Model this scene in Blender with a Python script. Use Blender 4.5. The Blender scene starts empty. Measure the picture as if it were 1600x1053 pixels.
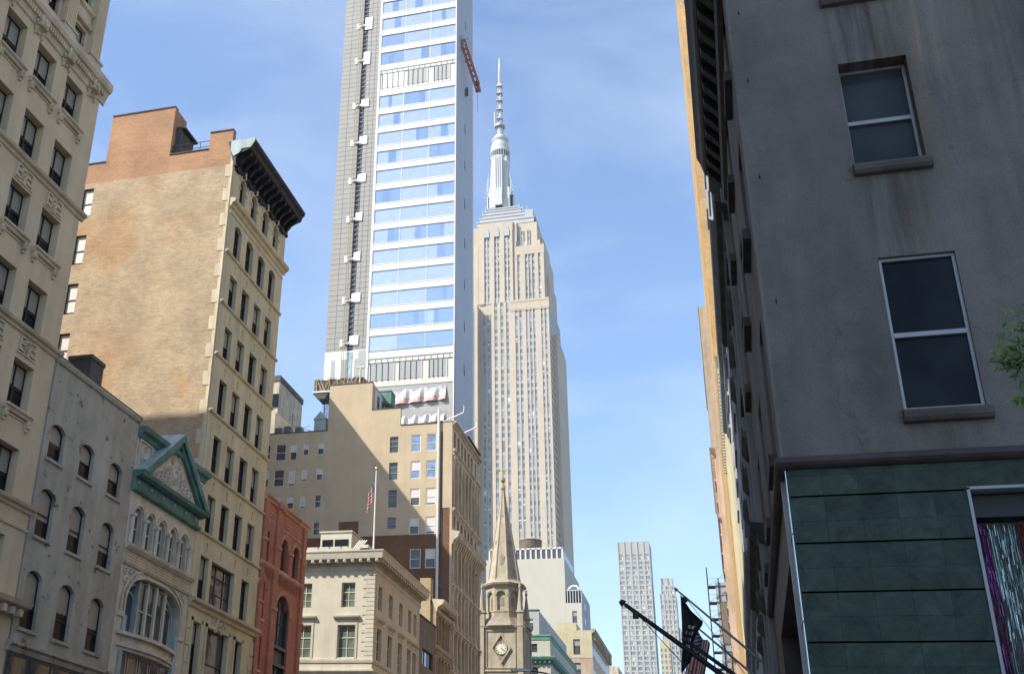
import bpy, bmesh, math, random
from mathutils import Vector, Matrix
random.seed(7)
sc = bpy.context.scene
C = sc.collection
PI = math.pi

# ------------------------------------------------------------------ camera
cam_d = bpy.data.cameras.new('camera'); cam = bpy.data.objects.new('camera', cam_d); C.objects.link(cam)
sc.camera = cam
_R = ((0.95241837, -0.09004393, -0.29118954), (0.30126989, 0.42297114, 0.85459456), (0.04621372, -0.9016582, 0.42997301))
# columns of _R are image right, image down, forward in world axes
cam.matrix_world = Matrix(((_R[0][0], -_R[0][1], -_R[0][2], 0), (_R[1][0], -_R[1][1], -_R[1][2], 0),
                           (_R[2][0], -_R[2][1], -_R[2][2], 1.6), (0, 0, 0, 1)))
cam_d.sensor_fit = 'HORIZONTAL'; cam_d.sensor_width = 36; cam_d.lens = 1787 / 1600 * 36
cam_d.shift_x = (800 - 545) / 1600; cam_d.shift_y = -(526.5 - 497.5) / 1600
cam_d.clip_start = 0.1; cam_d.clip_end = 8000

# ------------------------------------------------------------------ light
AZ, EL = math.radians(50), math.radians(45)      # sun azimuth west of the street's south, elevation
sdir = Vector((-math.sin(AZ) * math.cos(EL), -math.cos(AZ) * math.cos(EL), math.sin(EL)))
sun_d = bpy.data.lights.new('sun', 'SUN'); sun = bpy.data.objects.new('sun', sun_d); C.objects.link(sun)
sun_d.energy = 2.9; sun_d.angle = math.radians(0.5); sun_d.color = (1, 0.93, 0.80)
sun.rotation_euler = sdir.to_track_quat('Z', 'Y').to_euler()
w = bpy.data.worlds.new('World'); sc.world = w; w.use_nodes = True
nt = w.node_tree; nt.nodes.clear()
o_ = nt.nodes.new('ShaderNodeOutputWorld'); bg = nt.nodes.new('ShaderNodeBackground'); bg.inputs[1].default_value = 0.098
sky = nt.nodes.new('ShaderNodeTexSky'); sky.sky_type = 'NISHITA'; sky.sun_disc = False
sky.sun_elevation = EL; sky.sun_rotation = math.atan2(sdir.x, sdir.y); sky.air_density = 1.0; sky.dust_density = 0.15; sky.ozone_density = 3.0
tc = nt.nodes.new('ShaderNodeTexCoord'); mp = nt.nodes.new('ShaderNodeMapping'); mp.inputs['Scale'].default_value = (1.6, 1.0, 3.2)
mp.inputs['Rotation'].default_value = (0.3, 0.5, 0.2)
n1 = nt.nodes.new('ShaderNodeTexNoise'); n1.inputs['Scale'].default_value = 2.1; n1.inputs['Detail'].default_value = 8; n1.inputs['Roughness'].default_value = 0.55
n1.inputs['Distortion'].default_value = 0.5
rp = nt.nodes.new('ShaderNodeValToRGB'); rp.color_ramp.elements[0].position = 0.40; rp.color_ramp.elements[0].color = (0, 0, 0, 1)
rp.color_ramp.elements[1].position = 0.80; rp.color_ramp.elements[1].color = (.42, .42, .42, 1)
mx = nt.nodes.new('ShaderNodeMix'); mx.data_type = 'RGBA'; mx.inputs[7].default_value = (4.2, 4.6, 5.3, 1)
L = nt.links.new
L(tc.outputs['Generated'], mp.inputs[0]); L(mp.outputs[0], n1.inputs[0]); L(n1.outputs[0], rp.inputs[0])
L(rp.outputs[0], mx.inputs[0]); L(sky.outputs[0], mx.inputs[6]); L(mx.outputs[2], bg.inputs[0]); L(bg.outputs[0], o_.inputs[0])
sc.view_settings.view_transform = 'Standard'; sc.view_settings.look = 'None'; sc.view_settings.gamma = 1; sc.view_settings.exposure = 1.5

# ------------------------------------------------------------------ materials
def new_mat(name):
    m = bpy.data.materials.new(name); m.use_nodes = True
    return m, m.node_tree, m.node_tree.nodes['Principled BSDF']

def N(nt, t, **kw):
    n = nt.nodes.new(t)
    for k, v in kw.items(): setattr(n, k, v)
    return n

def rgb(c, k=1.0): return (min(1, c[0] * k), min(1, c[1] * k), min(1, c[2] * k), 1)

def stone(name, c, var=0.12, scale=0.6, rough=0.85, bump=0.15, streak=0.25, stain=None, spec=0.3):
    """mottled paint/stone with grain and rain streaks that belong to the surface"""
    m, nt, b = new_mat(name); L = nt.links.new
    t = N(nt, 'ShaderNodeTexCoord')
    oi = N(nt, 'ShaderNodeObjectInfo')
    a = N(nt, 'ShaderNodeVectorMath', operation='ADD'); L(t.outputs['Object'], a.inputs[0])
    n1 = N(nt, 'ShaderNodeTexNoise'); n1.inputs['Scale'].default_value = scale; n1.inputs['Detail'].default_value = 9; n1.inputs['Roughness'].default_value = .62
    L(t.outputs['Object'], n1.inputs[0])
    mp = N(nt, 'ShaderNodeMapping'); mp.inputs['Scale'].default_value = (.9, .9, 0.14); L(t.outputs['Object'], mp.inputs[0])
    n2 = N(nt, 'ShaderNodeTexNoise'); n2.inputs['Scale'].default_value = 1.3; n2.inputs['Detail'].default_value = 6; L(mp.outputs[0], n2.inputs[0])
    n3 = N(nt, 'ShaderNodeTexNoise'); n3.inputs['Scale'].default_value = 18; n3.inputs['Detail'].default_value = 5; L(t.outputs['Object'], n3.inputs[0])
    r1 = N(nt, 'ShaderNodeValToRGB'); e = r1.color_ramp.elements
    e[0].position = .3; e[0].color = rgb(c, 1 - var * 1.6); e[1].position = .7; e[1].color = rgb(c, 1 + var)
    L(n1.outputs[0], r1.inputs[0])
    r2 = N(nt, 'ShaderNodeValToRGB'); e = r2.color_ramp.elements
    e[0].position = .35; e[0].color = (1 - streak, 1 - streak, 1 - streak * 1.1, 1); e[1].position = .6; e[1].color = (1, 1, 1, 1)
    L(n2.outputs[0], r2.inputs[0])
    mu = N(nt, 'ShaderNodeMix', data_type='RGBA', blend_type='MULTIPLY'); mu.inputs[0].default_value = 1
    L(r1.outputs[0], mu.inputs[6]); L(r2.outputs[0], mu.inputs[7])
    out = mu.outputs[2]
    if stain:
        n4 = N(nt, 'ShaderNodeTexNoise'); n4.inputs['Scale'].default_value = stain[1]; n4.inputs['Detail'].default_value = 7; n4.inputs['Roughness'].default_value = .7
        L(t.outputs['Object'], n4.inputs[0])
        r4 = N(nt, 'ShaderNodeValToRGB'); e = r4.color_ramp.elements; e[0].position = stain[2]; e[0].color = (0, 0, 0, 1); e[1].position = stain[2] + stain[3]; e[1].color = (1, 1, 1, 1)
        L(n4.outputs[0], r4.inputs[0])
        mu2 = N(nt, 'ShaderNodeMix', data_type='RGBA'); mu2.inputs[7].default_value = rgb(stain[0])
        L(r4.outputs[0], mu2.inputs[0]); L(out, mu2.inputs[6]); out = mu2.outputs[2]
    L(out, b.inputs['Base Color'])
    b.inputs['Roughness'].default_value = rough; b.inputs['Specular IOR Level'].default_value = spec
    bp = N(nt, 'ShaderNodeBump'); bp.inputs['Strength'].default_value = bump; bp.inputs['Distance'].default_value = .03
    L(n3.outputs[0], bp.inputs['Height']); L(bp.outputs[0], b.inputs['Normal'])
    return m

def brick(name, c1, c2, mortar, zone=None, bw=.42, bh=.115, rough=.9, zone_scale=.11, zpos=.5):
    """brick laid in the local x/z plane; zone = colour of big repaired areas"""
    m, nt, b = new_mat(name); L = nt.links.new
    t = N(nt, 'ShaderNodeTexCoord'); s = N(nt, 'ShaderNodeSeparateXYZ'); L(t.outputs['Object'], s.inputs[0])
    ad = N(nt, 'ShaderNodeMath', operation='ADD'); L(s.outputs[0], ad.inputs[0]); L(s.outputs[1], ad.inputs[1])
    cb = N(nt, 'ShaderNodeCombineXYZ'); L(ad.outputs[0], cb.inputs[0]); L(s.outputs[2], cb.inputs[1])
    bt = N(nt, 'ShaderNodeTexBrick'); bt.inputs['Scale'].default_value = 1; bt.inputs['Brick Width'].default_value = bw; bt.inputs['Row Height'].default_value = bh
    bt.inputs['Mortar Size'].default_value = .012; bt.inputs['Mortar Smooth'].default_value = .3; bt.inputs['Bias'].default_value = -.1
    bt.inputs['Color1'].default_value = rgb(c1); bt.inputs['Color2'].default_value = rgb(c2); bt.inputs['Mortar'].default_value = rgb(mortar)
    L(cb.outputs[0], bt.inputs[0])
    n1 = N(nt, 'ShaderNodeTexNoise'); n1.inputs['Scale'].default_value = .35; n1.inputs['Detail'].default_value = 10; n1.inputs['Roughness'].default_value = .68; L(t.outputs['Object'], n1.inputs[0])
    r1 = N(nt, 'ShaderNodeValToRGB'); e = r1.color_ramp.elements; e[0].position = .33; e[0].color = (.74, .72, .70, 1); e[1].position = .68; e[1].color = (1.1, 1.08, 1.05, 1)
    L(n1.outputs[0], r1.inputs[0])
    mp = N(nt, 'ShaderNodeMapping'); mp.inputs['Scale'].default_value = (2.6, 2.6, 9.5); L(t.outputs['Object'], mp.inputs[0])
    n2 = N(nt, 'ShaderNodeTexNoise'); n2.inputs['Scale'].default_value = 1.6; n2.inputs['Detail'].default_value = 6; n2.inputs['Roughness'].default_value = .7; L(mp.outputs[0], n2.inputs[0])
    r2 = N(nt, 'ShaderNodeValToRGB'); e = r2.color_ramp.elements; e[0].position = .3; e[0].color = (.78, .76, .74, 1); e[1].position = .66; e[1].color = (1.12, 1.12, 1.1, 1)
    L(n2.outputs[0], r2.inputs[0])
    mu = N(nt, 'ShaderNodeMix', data_type='RGBA', blend_type='MULTIPLY'); mu.inputs[0].default_value = 1; L(bt.outputs[0], mu.inputs[6]); L(r1.outputs[0], mu.inputs[7])
    mv = N(nt, 'ShaderNodeMix', data_type='RGBA', blend_type='MULTIPLY'); mv.inputs[0].default_value = 1; L(mu.outputs[2], mv.inputs[6]); L(r2.outputs[0], mv.inputs[7])
    out = mv.outputs[2]
    if zone:
        n4 = N(nt, 'ShaderNodeTexNoise'); n4.inputs['Scale'].default_value = zone_scale; n4.inputs['Detail'].default_value = 4; L(t.outputs['Object'], n4.inputs[0])
        r4 = N(nt, 'ShaderNodeValToRGB'); e = r4.color_ramp.elements; e[0].position = zpos; e[0].color = (0, 0, 0, 1); e[1].position = zpos + .05; e[1].color = (1, 1, 1, 1)
        L(n4.outputs[0], r4.inputs[0])
        mz = N(nt, 'ShaderNodeMix', data_type='RGBA', blend_type='MULTIPLY'); mz.inputs[7].default_value = rgb(zone); L(r4.outputs[0], mz.inputs[0]); L(out, mz.inputs[6]); out = mz.outputs[2]
    L(out, b.inputs['Base Color']); b.inputs['Roughness'].default_value = rough; b.inputs['Specular IOR Level'].default_value = .2
    bp = N(nt, 'ShaderNodeBump'); bp.inputs['Strength'].default_value = .35; bp.inputs['Distance'].default_value = .02; bp.invert = True
    L(bt.outputs['Fac'], bp.inputs['Height']); L(bp.outputs[0], b.inputs['Normal'])
    return m

def flat(name, c, rough=.6, metal=0.0, spec=.5, var=.08, sc_=3.0, coat=0):
    m, nt, b = new_mat(name); L = nt.links.new
    t = N(nt, 'ShaderNodeTexCoord'); n1 = N(nt, 'ShaderNodeTexNoise'); n1.inputs['Scale'].default_value = sc_; n1.inputs['Detail'].default_value = 6; L(t.outputs['Object'], n1.inputs[0])
    r1 = N(nt, 'ShaderNodeValToRGB'); e = r1.color_ramp.elements; e[0].position = .3; e[0].color = rgb(c, 1 - var); e[1].position = .7; e[1].color = rgb(c, 1 + var)
    L(n1.outputs[0], r1.inputs[0]); L(r1.outputs[0], b.inputs['Base Color'])
    b.inputs['Roughness'].default_value = rough; b.inputs['Metallic'].default_value = metal; b.inputs['Specular IOR Level'].default_value = spec
    b.inputs['Coat Weight'].default_value = coat; b.inputs['Coat Roughness'].default_value = .04
    return m

def glass(name, c, rough=.04, metal=0.0, spec=.9, wave=.02, ior=1.5, mott=.25):
    m, nt, b = new_mat(name); L = nt.links.new
    t = N(nt, 'ShaderNodeTexCoord'); oi = N(nt, 'ShaderNodeObjectInfo')
    v = N(nt, 'ShaderNodeVectorMath', operation='ADD'); L(t.outputs['Object'], v.inputs[0]); L(oi.outputs['Location'], v.inputs[1])
    n1 = N(nt, 'ShaderNodeTexNoise'); n1.inputs['Scale'].default_value = .9; n1.inputs['Detail'].default_value = 3; L(v.outputs[0], n1.inputs[0])
    r1 = N(nt, 'ShaderNodeValToRGB'); e = r1.color_ramp.elements; e[0].position = .35; e[0].color = rgb(c, 1 - mott); e[1].position = .65; e[1].color = rgb(c, 1 + mott)
    L(n1.outputs[0], r1.inputs[0]); L(r1.outputs[0], b.inputs['Base Color'])
    b.inputs['Roughness'].default_value = rough; b.inputs['Metallic'].default_value = metal; b.inputs['Specular IOR Level'].default_value = spec; b.inputs['IOR'].default_value = ior
    bp = N(nt, 'ShaderNodeBump'); bp.inputs['Strength'].default_value = wave; bp.inputs['Distance'].default_value = .3; L(n1.outputs[0], bp.inputs['Height']); L(bp.outputs[0], b.inputs['Normal'])
    return m

M = dict(
    buff=stone('buff_stone', (.63, .51, .355), .07, .5, streak=.12),
    buff_trim=stone('buff_trim', (.62, .52, .385), .09, .9, streak=.22),
    grey_paint=stone('grey_paint', (.44, .41, .345), .14, .45, streak=.20, bump=.4, stain=((.20, .14, .115), 1.3, .595, .015)),
    white_stone=stone('white_stone', (.64, .57, .47), .12, 1.2, streak=.2),
    teal=stone('teal_copper', (.105, .235, .21), .2, 1.4, rough=.6, streak=.32, bump=.1),
    pale_teal=stone('pale_copper', (.36, .46, .47), .15, 1.4, rough=.6, streak=.2, bump=.1),
    cream=stone('cream_stone', (.60, .525, .365), .08, .6, streak=.18, stain=((.44, .38, .22), .5, .60, .12)),
    tan_brick=brick('tan_brick', (.53, .415, .29), (.41, .315, .215), (.50, .42, .32), zone=(1.04, .87, .76), zone_scale=.13, zpos=.52),
    tan_brick2=brick('orange_tan_brick', (.50, .29, .17), (.42, .24, .145), (.46, .33, .23)),
    red=brick('red_brick', (.52, .215, .145), (.43, .18, .125), (.40, .19, .14), bh=.09, bw=.3),
    red_trim=stone('red_sandstone', (.62, .33, .24), .15, 1.5, streak=.25),
    cornice_dark=stone('black_cornice', (.018, .018, .022), .3, 1.5, rough=.6, streak=.3),
    mansion=stone('mansion_limestone', (.54, .495, .395), .06, .7, streak=.10),
    mansion_trim=stone('mansion_trim', (.53, .49, .40), .07, 1.5, streak=.16),
    brown_st=stone('brown_stucco', (.20, .165, .125), .12, .6, streak=.2),
    ornate=stone('ornate_tan', (.42, .33, .23), .15, 1.5, streak=.3),
    beige=stone('beige_stucco', (.51, .415, .29), .07, .35, streak=.07, bump=.1),
    grey_st=stone('greyed_stucco', (.43, .37, .28), .07, .3, streak=.1, bump=.1),
    old_brick=brick('old_brown_brick', (.21, .115, .075), (.155, .085, .06), (.20, .13, .095), zone=(1.35, 1.1, .9)),
    yellow_brick=brick('yellow_patch_brick', (.52, .41, .25), (.44, .34, .2), (.4, .33, .22)),
    kfac=stone('weathered_facade', (.54, .455, .345), .14, .8, streak=.3),
    black=flat('black_paint', (.012, .012, .014), .55), iron=flat('iron', (.03, .03, .032), .5, .3),
    darkframe=flat('dark_frame', (.035, .032, .03), .5), whiteframe=flat('white_frame', (.62, .61, .57), .5),
    greyframe=flat('grey_frame', (.30, .31, .33), .45, .2), creamframe=flat('cream_frame', (.52, .50, .40), .5),
    g_dark=glass('dark_glass', (.016, .018, .022), spec=.14, rough=.10), g_black=glass('near_black_glass', (.012, .015, .020), spec=.12, rough=.12, mott=.5), g_teal=glass('teal_glass', (.040, .048, .054), spec=.12, rough=.15, mott=.3), g_mid=glass('mid_glass', (.07, .075, .08), spec=.5),
    g_sky=glass('sky_glass', (.26, .32, .39), .05, .55), g_green=glass('green_glass', (.12, .15, .12), .08),
    blind=flat('blind', (.30, .275, .235), .5, coat=.15), blind_w=flat('white_blind', (.58, .57, .54), .5, coat=.5),
    roof=stone('roof_tar', (.10, .10, .10), .2, .5),
    t_glass=glass('tower_glass', (.56, .62, .66), .06, .92, wave=.0, mott=.04), t_glass2=glass('tower_glass_deep', (.49, .55, .62), .05, .92, wave=.0, mott=.05),
    t_glass3=glass('tower_glass_pale', (.62, .66, .67), .16, .75, wave=.0, mott=.04),
    t_white=stone('tower_white_panel', (.62, .60, .54), .04, .8, streak=.06, rough=.5, bump=.02),
    t_line=flat('tower_white_edge', (.66, .66, .65), .4), t_side=stone('tower_side_metal', (.36, .375, .40), .04, .15, rough=.45, streak=.05, bump=.01, spec=.6),
    t_grey=stone('tower_grey_panel', (.31, .30, .285), .05, .4, streak=.05, rough=.6, bump=.02),
    louver=flat('louver', (.30, .31, .31), .5, .2), louver_pale=flat('pale_louver', (.56, .57, .57), .5, .1), t_dark=flat('tower_slot', (.05, .055, .06), .6),
    plastic=flat('white_wrap', (.80, .79, .76), .45), tarp=flat('white_tarp', (.72, .70, .68), .6), tarp_red=flat('red_tarp', (.62, .38, .36), .6),
    mast=flat('hoist_mast', (.30, .27, .16), .6), orange_steel=flat('orange_steel', (.36, .11, .07), .6), net=stone('scaffold_net', (.20, .155, .10), .35, 2.5),
    blue_wrap=flat('blue_wrap', (.12, .2, .42), .5),
    esb=stone('tower_limestone', (.51, .43, .335), .06, .05, streak=.08), esb_metal=flat('tower_mullion', (.48, .45, .40), .4, .2),
    esb_sp=flat('tower_spandrel', (.26, .255, .25), .5), esb_sp2=flat('tower_spandrel_pale', (.36, .35, .33), .5), esb_glass=flat('shaft_window', (.15, .16, .17), .3), esb_red=flat('red_spandrel', (.30, .09, .06), .5),
    esb_crown=stone('crown_metal', (.42, .43, .44), .06, .1, rough=.45, streak=.06), esb_mast=stone('mast_metal', (.52, .53, .50), .05, .1, rough=.4, streak=.05),
    steel=flat('galvanised', (.45, .46, .47), .45, .6), church=stone('church_marble', (.43, .375, .285), .13, .8, streak=.22), church_d=stone('church_roof_stone', (.30, .26, .21), .12, .8),
    clock=flat('clock_face', (.66, .62, .50), .5), white_wall=stone('white_brick_wall', (.47, .45, .375), .03, .12, streak=.05), wood=stone('tank_wood', (.21, .155, .11), .2, 3),
    copper=stone('green_copper', (.16, .34, .26), .15, 1.2), light_grey=stone('light_grey_stone', (.42, .42, .41), .06, .5, streak=.1),
    yellow_st=stone('yellow_stone', (.48, .42, .27), .08, .5, streak=.1), pinkb=stone('pink_brick', (.44, .33, .24), .1, .8),
    far=stone('far_tower_stone', (.40, .39, .365), .04, .05, streak=.04), far_w=flat('far_window', (.17, .19, .21), .35), far_w2=flat('far_window_pale', (.25, .28, .31), .35),
    dgrey=stone('dark_grey_paint', (.175, .162, .155), .15, .55, streak=.28, bump=.22, stain=((.20, .182, .155), .38, .50, .2)),
    dledge=stone('dark_ledge', (.075, .058, .062), .2, 2, rough=.6, bump=.2), dsill=stone('dark_sill', (.11, .10, .095), .2, 2, bump=.3),
    westst=stone('grey_stone', (.27, .265, .265), .12, .8, streak=.25), weststd=stone('dark_trim_stone', (.13, .128, .13), .2, 1.5),  # even grey stone and darker trim of the near right row
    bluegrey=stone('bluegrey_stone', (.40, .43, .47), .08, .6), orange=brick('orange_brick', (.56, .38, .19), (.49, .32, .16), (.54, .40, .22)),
    creamw=stone('cream_wall', (.56, .51, .38), .08, .6, streak=.15), pink=stone('pink_stone', (.56, .43, .35), .08, .8),
    chrome=flat('polished_strip', (.55, .58, .62), .12, .85), bark=stone('bark', (.12, .09, .065), .3, 6, bump=.6),
    asphalt=stone('asphalt', (.07, .07, .07), .15, 2, bump=.3), pave=stone('pavement', (.40, .38, .35), .1, 1.5), paint=flat('road_paint', (.7, .7, .68), .7),
    flagw=flat('flag_white', (.78, .76, .74), .8), flagr=flat('flag_red', (.58, .06, .07), .8), flagb=flat('flag_blue', (.03, .045, .15), .8), flagk=flat('flag_black', (.018, .018, .02), .85),
    groove=flat('groove_black', (.002, .002, .002), 1.0, spec=0), paper=flat('old_paper', (.020, .023, .028), .5, var=.4, sc_=14), paper2=flat('old_paper_pale', (.075, .078, .085), .5, var=.4, sc_=14), pole_w=flat('pole_white', (.72, .70, .66), .4), brass=flat('brass', (.5, .38, .14), .35, .8),
)

def sill_streaks(m, spots):
    nt = m.node_tree; L = nt.links.new; b = nt.nodes['Principled BSDF']; src = b.inputs['Base Color'].links[0].from_socket
    t = N(nt, 'ShaderNodeTexCoord'); sp = N(nt, 'ShaderNodeSeparateXYZ'); L(t.outputs['Object'], sp.inputs[0])
    mp = N(nt, 'ShaderNodeMapping'); mp.inputs['Scale'].default_value = (5.5, 1, .35); L(t.outputs['Object'], mp.inputs[0])
    n = N(nt, 'ShaderNodeTexNoise'); n.inputs['Scale'].default_value = 1.4; n.inputs['Detail'].default_value = 7; L(mp.outputs[0], n.inputs[0])
    r = N(nt, 'ShaderNodeValToRGB'); e = r.color_ramp.elements; e[0].position = .42; e[0].color = (0, 0, 0, 1); e[1].position = .62; e[1].color = (1, 1, 1, 1); L(n.outputs[0], r.inputs[0])
    for i, (cx, hw, zt, ln, col) in enumerate(spots):
        a = N(nt, 'ShaderNodeMath', operation='SUBTRACT'); L(sp.outputs[0], a.inputs[0]); a.inputs[1].default_value = cx
        a2 = N(nt, 'ShaderNodeMath', operation='ABSOLUTE'); L(a.outputs[0], a2.inputs[0])
        m1 = N(nt, 'ShaderNodeMapRange', interpolation_type='SMOOTHSTEP'); L(a2.outputs[0], m1.inputs[0]); m1.inputs[1].default_value = hw * .6; m1.inputs[2].default_value = hw * 1.3; m1.inputs[3].default_value = 1; m1.inputs[4].default_value = 0
        m2 = N(nt, 'ShaderNodeMapRange', interpolation_type='SMOOTHSTEP'); L(sp.outputs[2], m2.inputs[0]); m2.inputs[1].default_value = zt - ln; m2.inputs[2].default_value = zt; m2.inputs[3].default_value = 0; m2.inputs[4].default_value = 1
        p = N(nt, 'ShaderNodeMath', operation='MULTIPLY'); L(m1.outputs[0], p.inputs[0]); L(m2.outputs[0], p.inputs[1])
        q = N(nt, 'ShaderNodeMath', operation='MULTIPLY'); L(p.outputs[0], q.inputs[0]); L(r.outputs[0], q.inputs[1])
        k = N(nt, 'ShaderNodeMix', data_type='RGBA', blend_type='MULTIPLY'); k.inputs[7].default_value = (*col, 1); L(q.outputs[0], k.inputs[0]); L(src, k.inputs[6]); src = k.outputs[2]
    # hairline cracks and trowel grain
    v = N(nt, 'ShaderNodeTexVoronoi', feature='DISTANCE_TO_EDGE'); v.inputs['Scale'].default_value = .45; 
    nn = N(nt, 'ShaderNodeTexNoise'); nn.inputs['Scale'].default_value = 1.6; nn.inputs['Detail'].default_value = 8; L(t.outputs['Object'], nn.inputs[0])
    va = N(nt, 'ShaderNodeVectorMath', operation='MULTIPLY_ADD'); L(nn.outputs['Color'], va.inputs[0]); va.inputs[1].default_value = (1.3, 1.3, 1.3); L(t.outputs['Object'], va.inputs[2]); L(va.outputs[0], v.inputs[0])
    cr = N(nt, 'ShaderNodeMapRange'); L(v.outputs['Distance'], cr.inputs[0]); cr.inputs[1].default_value = 0; cr.inputs[2].default_value = .006; cr.inputs[3].default_value = .55; cr.inputs[4].default_value = 0
    gate = N(nt, 'ShaderNodeMapRange'); L(nn.outputs[0], gate.inputs[0]); gate.inputs[1].default_value = .5; gate.inputs[2].default_value = .56
    cg = N(nt, 'ShaderNodeMath', operation='MULTIPLY'); L(cr.outputs[0], cg.inputs[0]); L(gate.outputs[0], cg.inputs[1])
    k = N(nt, 'ShaderNodeMix', data_type='RGBA', blend_type='MULTIPLY'); k.inputs[7].default_value = (.45, .44, .43, 1); L(cg.outputs[0], k.inputs[0]); L(src, k.inputs[6]); src = k.outputs[2]
    gn = N(nt, 'ShaderNodeTexNoise'); gn.inputs['Scale'].default_value = 42; gn.inputs['Detail'].default_value = 4; L(t.outputs['Object'], gn.inputs[0])
    gr = N(nt, 'ShaderNodeValToRGB'); e = gr.color_ramp.elements; e[0].position = .35; e[0].color = (.84, .84, .84, 1); e[1].position = .65; e[1].color = (1.14, 1.14, 1.14, 1); L(gn.outputs[0], gr.inputs[0])
    k = N(nt, 'ShaderNodeMix', data_type='RGBA', blend_type='MULTIPLY'); k.inputs[0].default_value = 1; L(src, k.inputs[6]); L(gr.outputs[0], k.inputs[7]); L(k.outputs[2], b.inputs['Base Color'])
sill_streaks(M['dgrey'], [(2.10, .55, 11.6, 3.2, (.82, .80, .78)), (2.5, .35, 11.6, 2.4, (1.35, 1.27, 1.12)), (2.2, .6, 7.55, 1.6, (.82, .80, .79)), (2.0, .6, 15.0, 2.4, (.80, .78, .76)), (2.9, .3, 13.8, 2.6, (1.35, 1.28, 1.15)), (4.2, .7, 14.5, 7, (.75, .73, .7))])

# green stone tiles of the near corner: big slabs with a fine joint
def green_tiles():
    m, nt, b = new_mat('green_slate'); L = nt.links.new
    t = N(nt, 'ShaderNodeTexCoord'); s = N(nt, 'ShaderNodeSeparateXYZ'); L(t.outputs['Object'], s.inputs[0])
    cb = N(nt, 'ShaderNodeCombineXYZ'); L(s.outputs[0], cb.inputs[0]); L(s.outputs[2], cb.inputs[1])
    bt = N(nt, 'ShaderNodeTexBrick'); bt.inputs['Scale'].default_value = 1; bt.inputs['Brick Width'].default_value = .46; bt.inputs['Row Height'].default_value = .325
    bt.inputs['Mortar Size'].default_value = .0035; bt.inputs['Mortar Smooth'].default_value = .4; bt.offset = .0
    bt.inputs['Color1'].default_value = (.040, .060, .051, 1); bt.inputs['Color2'].default_value = (.026, .042, .036, 1); bt.inputs['Mortar'].default_value = (.008, .013, .012, 1)
    L(cb.outputs[0], bt.inputs[0])
    n1 = N(nt, 'ShaderNodeTexNoise'); n1.inputs['Scale'].default_value = 3.2; n1.inputs['Detail'].default_value = 10; n1.inputs['Roughness'].default_value = .75; n1.inputs['Distortion'].default_value = .8; L(t.outputs['Object'], n1.inputs[0])
    r1 = N(nt, 'ShaderNodeValToRGB'); e = r1.color_ramp.elements; e[0].position = .33; e[0].color = (.50, .54, .56, 1); e[1].position = .67; e[1].color = (1.5, 1.55, 1.4, 1); L(n1.outputs[0], r1.inputs[0])
    mu = N(nt, 'ShaderNodeMix', data_type='RGBA', blend_type='MULTIPLY'); mu.inputs[0].default_value = 1; L(bt.outputs[0], mu.inputs[6]); L(r1.outputs[0], mu.inputs[7])
    L(mu.outputs[2], b.inputs['Base Color']); b.inputs['Roughness'].default_value = .62; b.inputs['Specular IOR Level'].default_value = .3
    bp = N(nt, 'ShaderNodeBump'); bp.inputs['Strength'].default_value = .6; bp.inputs['Distance'].default_value = .012; L(n1.outputs[0], bp.inputs['Height']); L(bp.outputs[0], b.inputs['Normal'])
    return m
M['green'] = green_tiles()

def leaf_mat():
    m, nt, b = new_mat('leaf'); L = nt.links.new
    g = N(nt, 'ShaderNodeNewGeometry'); r1 = N(nt, 'ShaderNodeValToRGB'); e = r1.color_ramp.elements
    e[0].color = (.09, .17, .035, 1); e[1].color = (.26, .40, .10, 1); L(g.outputs['Random Per Island'], r1.inputs[0]); L(r1.outputs[0], b.inputs['Base Color'])
    b.inputs['Roughness'].default_value = .5
    tr = N(nt, 'ShaderNodeBsdfTranslucent'); L(r1.outputs[0], tr.inputs[0]); mx = N(nt, 'ShaderNodeMixShader'); mx.inputs[0].default_value = .4
    L(b.outputs[0], mx.inputs[1]); L(tr.outputs[0], mx.inputs[2]); L(mx.outputs[0], nt.nodes['Material Output'].inputs[0])
    return m
M['leaf'] = leaf_mat()

# ------------------------------------------------------------------ mesh builder
def arc_pts(x0, x1, z1, rise, n=10):
    """points along an arch from (x0, z1-rise) over (mid, z1) to (x1, z1-rise)"""
    hw = (x1 - x0) / 2; cx = (x0 + x1) / 2
    if abs(rise - 2.3) < 1e-6:                       # basket arch: flat crown, tight shoulders
        return [(cx - hw * (1 if math.cos(PI * i / n) > 0 else -1) * abs(math.cos(PI * i / n)) ** .66, z1 - rise + rise * math.sin(PI * i / n) ** .66) for i in range(n + 1)]
    R = (hw * hw + rise * rise) / (2 * rise); cz = z1 - R
    a = math.asin(min(1, hw / R))
    if rise > hw: a = PI - a
    return [(cx + R * math.sin(-a + 2 * a * i / n), cz + R * math.cos(-a + 2 * a * i / n)) for i in range(n + 1)]

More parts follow.
